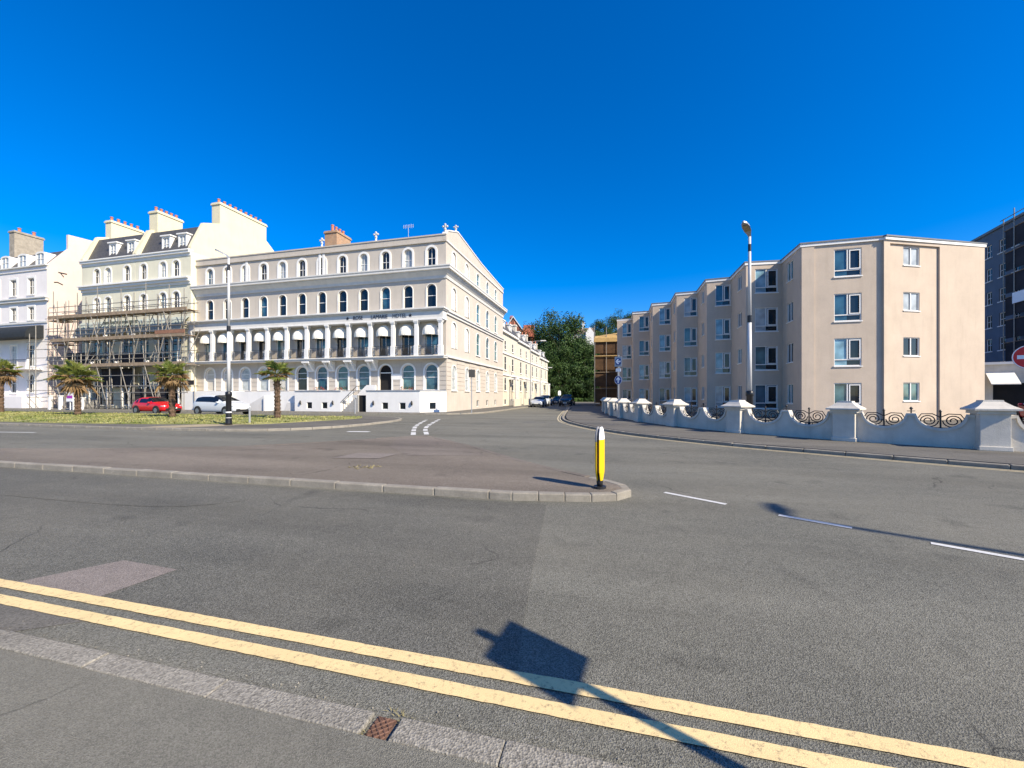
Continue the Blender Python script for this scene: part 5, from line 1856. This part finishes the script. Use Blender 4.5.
# ------------------------------------------------------------------ scaffolded building across the side street
sb = thing('scaffolded_building', 'brown netted building wrapped in yellow topped scaffolding up the side street', 'building', (11.8, 57.0, 0), R(-12))
b = MB(); b.box(.8, 12, .9, 14, 0, 9.6); b.build('wall', M['brick'], sb)
b = MB(); b.prism_x([(.95, 9.603), (14.2, 9.603), (9.5, 10.4)], .6, 12.2); b.build('roof', M['slate'], sb)
sb2 = thing('scaffolding', 'brown sheeted scaffolding with yellow timber top at the side street corner', 'scaffolding', (11.8, 57.0, 0), R(-12))
for k in range(4):
    z0 = .3 + k * 2.35
    b = MB(); b.box(.06, 12, .10, .14, z0 + .25, z0 + 2.2); b.box(.06, .10, .143, 14, z0 + .25, z0 + 2.2); b.build('netting', M['netting'], sb2)
    b = MB(); b.box(-.05, 12, -.05, .75, z0 + 2.22, z0 + 2.3); b.box(-.05, .7, .753, 14, z0 + 2.22, z0 + 2.3); b.build('deck', M['board'], sb2)
for k in range(8):
    b = MB(); b.tube([(k * 1.6, -.06, 0), (k * 1.6, -.06, 10.6 + (k % 3) * .7)], .045, 6); b.build('standard', M['steel'], sb2)
for k in range(1, 7):
    b = MB(); b.tube([(-.06, k * 2, 0), (-.06, k * 2, 11 + (k % 3) * .6)], .045, 6); b.build('standard', M['steel'], sb2)
b = MB(); b.box(-.1, 12.0, -.13, -.1, 9.2, 9.75); b.box(-.13, -.1, -.1, 14, 9.3, 9.75); b.box(-.1, 12, -.14, -.101, 7.15, 7.25)
b.hexa([(-.1, -.12, 9.755), (12, -.12, 9.755), (12, -.06, 9.755), (-.1, -.06, 9.755)], [(-.1, .5, 10.1), (12, .5, 11.6), (12, .56, 11.6), (-.1, .56, 10.1)])
b.build('timber_edge', M['timber'], sb2)
# ------------------------------------------------------------------ shaded tall block at the right edge
tb = thing('tall_block', 'tall shaded blue grey block of flats rising beyond the right end of the apartments', 'apartment building', (57, 42, 0), math.atan2(14.5, 6.5) + R(180))
# local: x runs from the far end toward the viewer; facade faces local -Y ... built with the far corner at x=-16
fw = MB()
cols_ = [-15.0, -12.6, -10.2, -7.8, -5.4, -3.0, -.8]
T = Matrix.Identity(4)
for s in range(7):
    z = 1.2 + s * 3.0
    fw.band(-16, 8, (0 if s == 0 else z - .6), (z + 2.4 if s < 6 else 22.3), [rect(x, z, 1.1, 1.6) for x in cols_] + [rect(3, z, 1.1, 1.6)], depth=.2)
fw.box(-16, 8, .25, 14, 0, 22.25)
fw.build('wall', M['blue_block'], tb)
wz = Wins(tb)
for s in range(7):
    for x in cols_ + [3]:
        wz.put('w', lambda: window_proto(tb, 1.1, 1.6, M['glass_dark'], False, .15, .07, (.5,), (0,), 0, True), x, 0, 1.2 + s * 3.0, 0)
b = MB(); b.box(-16.2, 8.2, -.2, 14.2, 22.303, 22.6); b.build('roof', M['lead'], tb)
ts = thing('scaffolding', 'dark sheeted scaffolding rising above the tall shaded block', 'scaffolding', (57, 42, 0), math.atan2(14.5, 6.5) + R(180))
for k in range(8):
    b = MB(); b.box(-4.4, 8, -1.45, -1.41, k * 2.6 + .4, k * 2.6 + 2.45); b.build('sheeting', M['dark_block'], ts)
    b = MB(); b.box(-4.6, 8, -1.5, -.3, k * 2.6 + 2.5, k * 2.6 + 2.56); b.build('deck', M['board'], ts)
for k in range(8):
    b = MB(); b.tube([(-4.5 + k * 1.7, -1.55, 0), (-4.5 + k * 1.7, -1.55, 22.2 + (k % 2) * .6)], .05, 6); b.build('standard', M['steel'], ts)
for z in (21.6, 22.1):
    b = MB(); b.tube([(-4.9, -1.6, z), (8, -1.6, z)], .045, 6); b.build('ledger', M['steel'], ts)
b = MB(); b.box(-2.9, -.3, -1.66, -1.63, 12.0, 13.2); b.build('banner', M['sign_white'], ts)
# low white building beyond the end of the apartments
lo = thing('low_building', 'low white building with a pale awning beyond the end of the apartments', 'building', (38.3, 33, 0), R(-38))
b = MB(); b.band(0, 14, 0, 4.1, [rect(2.2, .1, 2.6, 2.5), rect(6, 1.0, 1.5, 1.4), rect(9, 1.0, 1.5, 1.4)]); b.box(0, 14, .25, 8, .0, 4.05); b.build('wall', M['wall_white'], lo)
b = MB(); b.box(-.15, 14.15, -.15, 8.15, 4.103, 4.3); b.build('roof', M['white'], lo)
b = MB(); b.hexa([(.5, -1.5, 2.45), (2.0, -1.5, 2.45), (2.0, -.02, 3.4), (.5, -.02, 3.4)], [(.5, -1.5, 2.52), (2.0, -1.5, 2.52), (2.0, -.02, 3.47), (.5, -.02, 3.47)]); b.build('awning', M['awning'], lo)
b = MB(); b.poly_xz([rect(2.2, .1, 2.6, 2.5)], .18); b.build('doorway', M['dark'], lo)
wz = Wins(lo)
for x in (6, 9):
    wz.put('w', lambda: window_proto(lo, 1.5, 1.4, M['glass_dark'], False, .15, .07, (), (0,), 0, True), x, 0, 1.0)

# ------------------------------------------------------------------ wooded hillside
hb = MB()
nx, ny = 50, 26
def hz(x, y):
    t = max(0, min(1, (y - 98) / 55)); s = t * t * (3 - 2 * t)
    return -.3 + 17.5 * s + (1.5 * math.sin(x * .07) + 1.2 * math.sin(x * .13 + y * .05)) * s
for j in range(ny + 1):
    for i in range(nx + 1):
        x, y = -90 + 230 * i / nx, 92 + 160 * j / ny
        hb.v.append(Vector((x, y, hz(x, y))))
for j in range(ny):
    for i in range(nx):
        a = j * (nx + 1) + i
        hb.f.append((a, a + 1, a + nx + 2, a + nx + 1)); hb.mi.append(0)
struct(hb.build('hill', M['hill'], smooth=True))


def tree_proto(name, label, H, Wd, leaf, seed, nl=30, per=130, group='trees on the hillside'):
    rnd = random.Random(seed)
    t = thing(name, label, 'tree', (0, 0, 0), 0, group)
    b = MB()
    b.tube([(0, 0, -.5), (.1, 0, H * .2), (-.1, .1, H * .45), (0, 0, H * .75)], [H * .035, H * .028, H * .02, H * .006], 8)
    for k in range(7):
        a = k * .9 + rnd.random(); z = H * rnd.uniform(.25, .55)
        b.tube([(0, 0, z), (math.cos(a) * Wd * .2, math.sin(a) * Wd * .2, z + H * .12), (math.cos(a) * Wd * .38, math.sin(a) * Wd * .38, z + H * .2)], [H * .014, H * .009, H * .003], 5)
    b.build('trunk', M['tree_bark'], t)
    c = MB()
    for k in range(nl):
        f = rnd.random()
        a = rnd.uniform(0, 6.283)
        rr = Wd * .5 * math.sqrt(rnd.random()) * (.55 + .45 * math.sin(math.pi * min(1, .15 + f * .85)))
        cen = Vector((rr * math.cos(a), rr * math.sin(a), H * (.12 + .78 * f)))
        lr = Wd * rnd.uniform(.10, .19)
        for q in range(per):
            d = Vector((rnd.gauss(0, 1), rnd.gauss(0, 1), rnd.gauss(0, .8)))
            d = d.normalized() * lr * (rnd.random() ** .4)
            p = cen + d
            nrm = (d.normalized() + Vector((rnd.gauss(0, .5), rnd.gauss(0, .5), rnd.gauss(.2, .5)))).normalized()
            u = nrm.orthogonal().normalized(); v = nrm.cross(u)
            an = rnd.uniform(0, 6.28); u, v = u * math.cos(an) + v * math.sin(an), v * math.cos(an) - u * math.sin(an)
            s = rnd.uniform(.11, .23)
            c.add([p - u * s, p - v * s * .6, p + u * s, p + v * s * .6], [(0, 1, 2, 3)])
    c.build('crown', M[leaf], t, fixn=False)
    return t


P1 = tree_proto('broadleaf_tree', 'tall dark round crowned tree on the hillside', 15, 12, 'leaf_a', 21, 60, 210)
P2 = tree_proto('broadleaf_tree', 'mid green spreading tree on the hillside', 11, 10, 'leaf_b', 22, 46, 190)
P3 = tree_proto('broadleaf_tree', 'deep green bushy tree on the hillside', 9, 8.5, 'leaf_c', 23, 42, 170)
places = [(P1, 13.6, 117, 1.42), (P1, 18.5, 121, .82), (P2, 8.6, 113, 1.12), (P2, 6.2, 108, 1.0), (P3, 8.2, 101, 1.1), (P2, 12.0, 103, 1.15), (P3, 16.0, 100.5, 1.15), (P2, 19.5, 103, 1.2), (P3, 23.0, 101, 1.25), (P1, 22.5, 110, .95),
          (P2, 26.8, 106, 1.2), (P1, 16.5, 109, 1.1), (P1, 10.5, 108, 1.05), (P3, 30, 103, 1.3), (P2, 4.2, 114, 1.0), (P1, 6.8, 122, 1.05), (P1, 25.5, 115, .85), (P3, 20.5, 126, .95), (P1, 30, 117, .9), (P2, 34, 110, 1.3), (P1, 38, 118, 1.1),
          (P1, 35, 150, .98), (P1, 29.5, 152, .82), (P2, 25.5, 149, .9), (P1, 41, 150, 1.05), (P1, 47, 152, 1.08), (P2, 32, 142, .95), (P2, 38, 142, 1.1), (P1, 54, 148, 1.1), (P1, 62, 145, 1.1), (P2, 48, 135, 1.2), (P3, 22, 147, .9), (P1, 15.5, 128, 1.0), (P2, 10.5, 129, 1.1),
          (P2, 29, 128, .75), (P3, 34, 128, .9), (P3, 1.5, 112, .9), (P2, -8, 128, .9), (P1, -20, 140, .8), (P3, 42, 106, 1.2), (P3, 11.5, 97.5, .8), (P3, 20, 97, .75), (P3, 27, 98, .9), (P2, 43, 124, 1.2)]
used = set()
rnd = random.Random(5)
lab = {P1.name: 'tall dark round crowned tree on the hillside', P2.name: 'mid green spreading tree on the hillside', P3.name: 'deep green bushy tree on the hillside'}
for pr, x, y, s in places:
    o = pr if pr.name not in used else copy_tree(pr)
    used.add(pr.name)
    o.location = (x, y, hz(x, y) - .3); o.rotation_euler = (0, 0, rnd.uniform(0, 6.28)); o.scale = (s, s, s * rnd.uniform(.92, 1.08))
# rough bank at the foot of the hill
b = MB()
rnd = random.Random(9)
for k in range(5200):
    x = rnd.uniform(2, 34); y = rnd.uniform(94, 99); z = hz(x, y)
    s = rnd.uniform(.12, .3); c = Vector((x, y, z + rnd.random() ** 1.5 * 1.3))
    u = Vector((rnd.gauss(0, 1), rnd.gauss(0, 1), rnd.gauss(0, 1))).normalized(); v = u.orthogonal()
    b.add([c - u * s, c - v * s * .6, c + u * s, c + v * s * .6], [(0, 1, 2, 3)])
struct(b.build('undergrowth', M['leaf_b'], fixn=False), 'stuff', 'green undergrowth on the bank at the end of the side street', 'undergrowth')

# houses on the hill
r = thing('brick_house', 'tall red brick house with steep tiled gables above the side street terrace', 'house', (-2.2, 122, 8.2), R(-10))
b = MB()
b.box(0, 5.2, 0, 8, -5, 13.2); b.build('wall', M['red_brick'], r)
b = MB()
b.prism_y([(-.3, 13.2), (5.5, 13.2), (2.6, 17.2)], .35, 8.3); b.build('roof', M['slate'], r)
b = MB(); b.prism_y([(.3, 13.203), (4.9, 13.203), (2.6, 16.6)], .02, .345); b.build('gable', M['red_brick'], r)
b = MB()
for q0, q1 in (((-.4, 13.0), (2.6, 17.2)), ((2.6, 17.2), (5.6, 13.0))):
    b.hexa([(q0[0], -.1, q0[1]), (q1[0], -.1, q1[1]), (q1[0], .3, q1[1]), (q0[0], .3, q0[1])], [(q0[0], -.1, q0[1] + .35), (q1[0], -.1, q1[1] + .35), (q1[0], .3, q1[1] + .35), (q0[0], .3, q0[1] + .35)])
b.build('bargeboard', M['white'], r)
wz = Wins(r)
for x in (1.4, 3.8):
    for z in (7.5, 10.6):
        wz.put('w', lambda: window_proto(r, 1.1, 1.7, M['glass_dark'], False, .0, .1, (.5,), (0,), 0, True), x, -.06, z)
b = MB(); b.box(5.203, 8.3, 1, 7, -5, 11.2); b.build('wing', M['red_brick'], r)
b = MB(); b.prism_x([(.7, 11.2), (7.3, 11.2), (4, 15.4)], 5.21, 8.6); b.build('roof', M['red_tile'], r)
chimney(r, .6, 1.6, 5, 6, 13.2, 18.2, M['red_brick'], 3, .6, along='x', r=.14)
r = thing('white_house', 'small white gabled house among the hillside trees', 'house', (19.6, 134, 18.2), R(-8))
b = MB(); b.box(0, 7.4, 0, 6, -4, 4.0); b.build('wall', M['white'], r)
b = MB(); b.prism_x([(-.4, 4.003), (6.4, 4.003), (3, 6.4)], -.3, 7.7); b.build('roof', mat('brown_tile', (.16, .12, .09), .8, .2, 3), r)
b = MB(); b.prism_y([(5.0, -3), (7.6, -3), (7.6, 4.2), (6.3, 6.0), (5.0, 4.2)], -1.2, -.003); b.build('gable_bay', M['white'], r)
chimney(r, 3.9, 4.7, 2.4, 3.4, 6.0, 8.2, M['white'], 2, .5, along='x', r=.14)
wz = Wins(r)
for x in (1.5, 3.6):
    wz.put('w', lambda: window_proto(r, 1.2, 1.4, M['glass_dark'], False, .0, .1, (.5,), (0,), 0, True), x, -.06, 2.2)

# far street lamps in the side street
for (x, y, H, lab_) in ((2.7, 58.0, 9.0, 'thin grey street lamp by the cream terrace, arm over the side street'), (5.3, 75, 6.3, 'short grey street lamp farther up the side street beside the parked cars')):
    t = thing('street_lamp', lab_, 'street lamp', (x, y, .1))
    b = MB(); b.tube([(0, 0, 0), (0, 0, H)], [.09, .05], 8); b.tube([(0, 0, H), (.5, -.1, H + .35), (1.6, -.2, H + .4)], .035, 6); b.build('column', M['post_grey'], t)
    b = MB(); b.box(1.4, 2.2, -.36, -.08, H + .34, H + .48); b.build('lamp_head', M['lamp_white'], t, bevel=.03)

# two small direction signs standing at the end of the side street
for x, y, lab_ in ((10.2, 86, 'white round-topped sign at the far end of the side street beside the road'),):
    t = thing('far_sign', lab_, 'road sign', (x, y, .05))
    b = MB(); b.tube([(0, 0, 0), (0, 0, 2.2)], .05, 6); b.build('post', M['post_grey'], t)
    b = MB(); b.prism_y([(-.3, 1.6), (.3, 1.6), (.3, 2.4), (.15, 2.6), (-.15, 2.6), (-.3, 2.4)], -.09, -.06); b.build('panel', M['sign_white'], t)

# ------------------------------------------------------------------ camera, sun, sky
cam = bpy.data.cameras.new('camera')
co = bpy.data.objects.new('camera', cam)
col.objects.link(co)
co.location = (0, 0, 1.6); co.rotation_euler = (R(90), 0, 0)
cam.sensor_width = 36; cam.lens = 400 / 1024 * 36
cam.shift_y = 11.5 / 1024
cam.clip_start = .05; cam.clip_end = 4000
sc.camera = co

EL = 37.0
AZ = math.atan2(.766, -.643)          # clockwise from +Y
sv = Vector((math.sin(AZ) * math.cos(R(EL)), math.cos(AZ) * math.cos(R(EL)), math.sin(R(EL))))
sun = bpy.data.lights.new('sun', 'SUN')
sun.energy = 5.0; sun.angle = R(.53); sun.color = (1.0, .885, .70)
so = bpy.data.objects.new('sun', sun)
col.objects.link(so)
so.rotation_euler = (-sv).to_track_quat('-Z', 'Y').to_euler()

w = bpy.data.worlds.new('World')
sc.world = w
w.use_nodes = True
nt = w.node_tree
sky = nt.nodes.new('ShaderNodeTexSky')
sky.sky_type = 'NISHITA'
sky.sun_disc = False
sky.sun_elevation = R(EL)
sky.sun_rotation = AZ
sky.altitude = 0
sky.air_density = 1.0; sky.dust_density = .5; sky.ozone_density = 6.0
hs = nt.nodes.new('ShaderNodeHueSaturation')
hs.inputs['Saturation'].default_value = 1.4
hs.inputs['Hue'].default_value = .510
hs.inputs['Value'].default_value = 1.5
nt.links.new(sky.outputs[0], hs.inputs['Color'])
bg = nt.nodes['Background']
nt.links.new(hs.outputs[0], bg.inputs['Color'])
bg.inputs['Strength'].default_value = .085
sc.view_settings.view_transform = 'Standard'
sc.view_settings.look = 'None'
sc.view_settings.exposure = .7
sc.view_settings.gamma = 1
sc.cycles.max_bounces = 5
sc.cycles.use_denoising = True
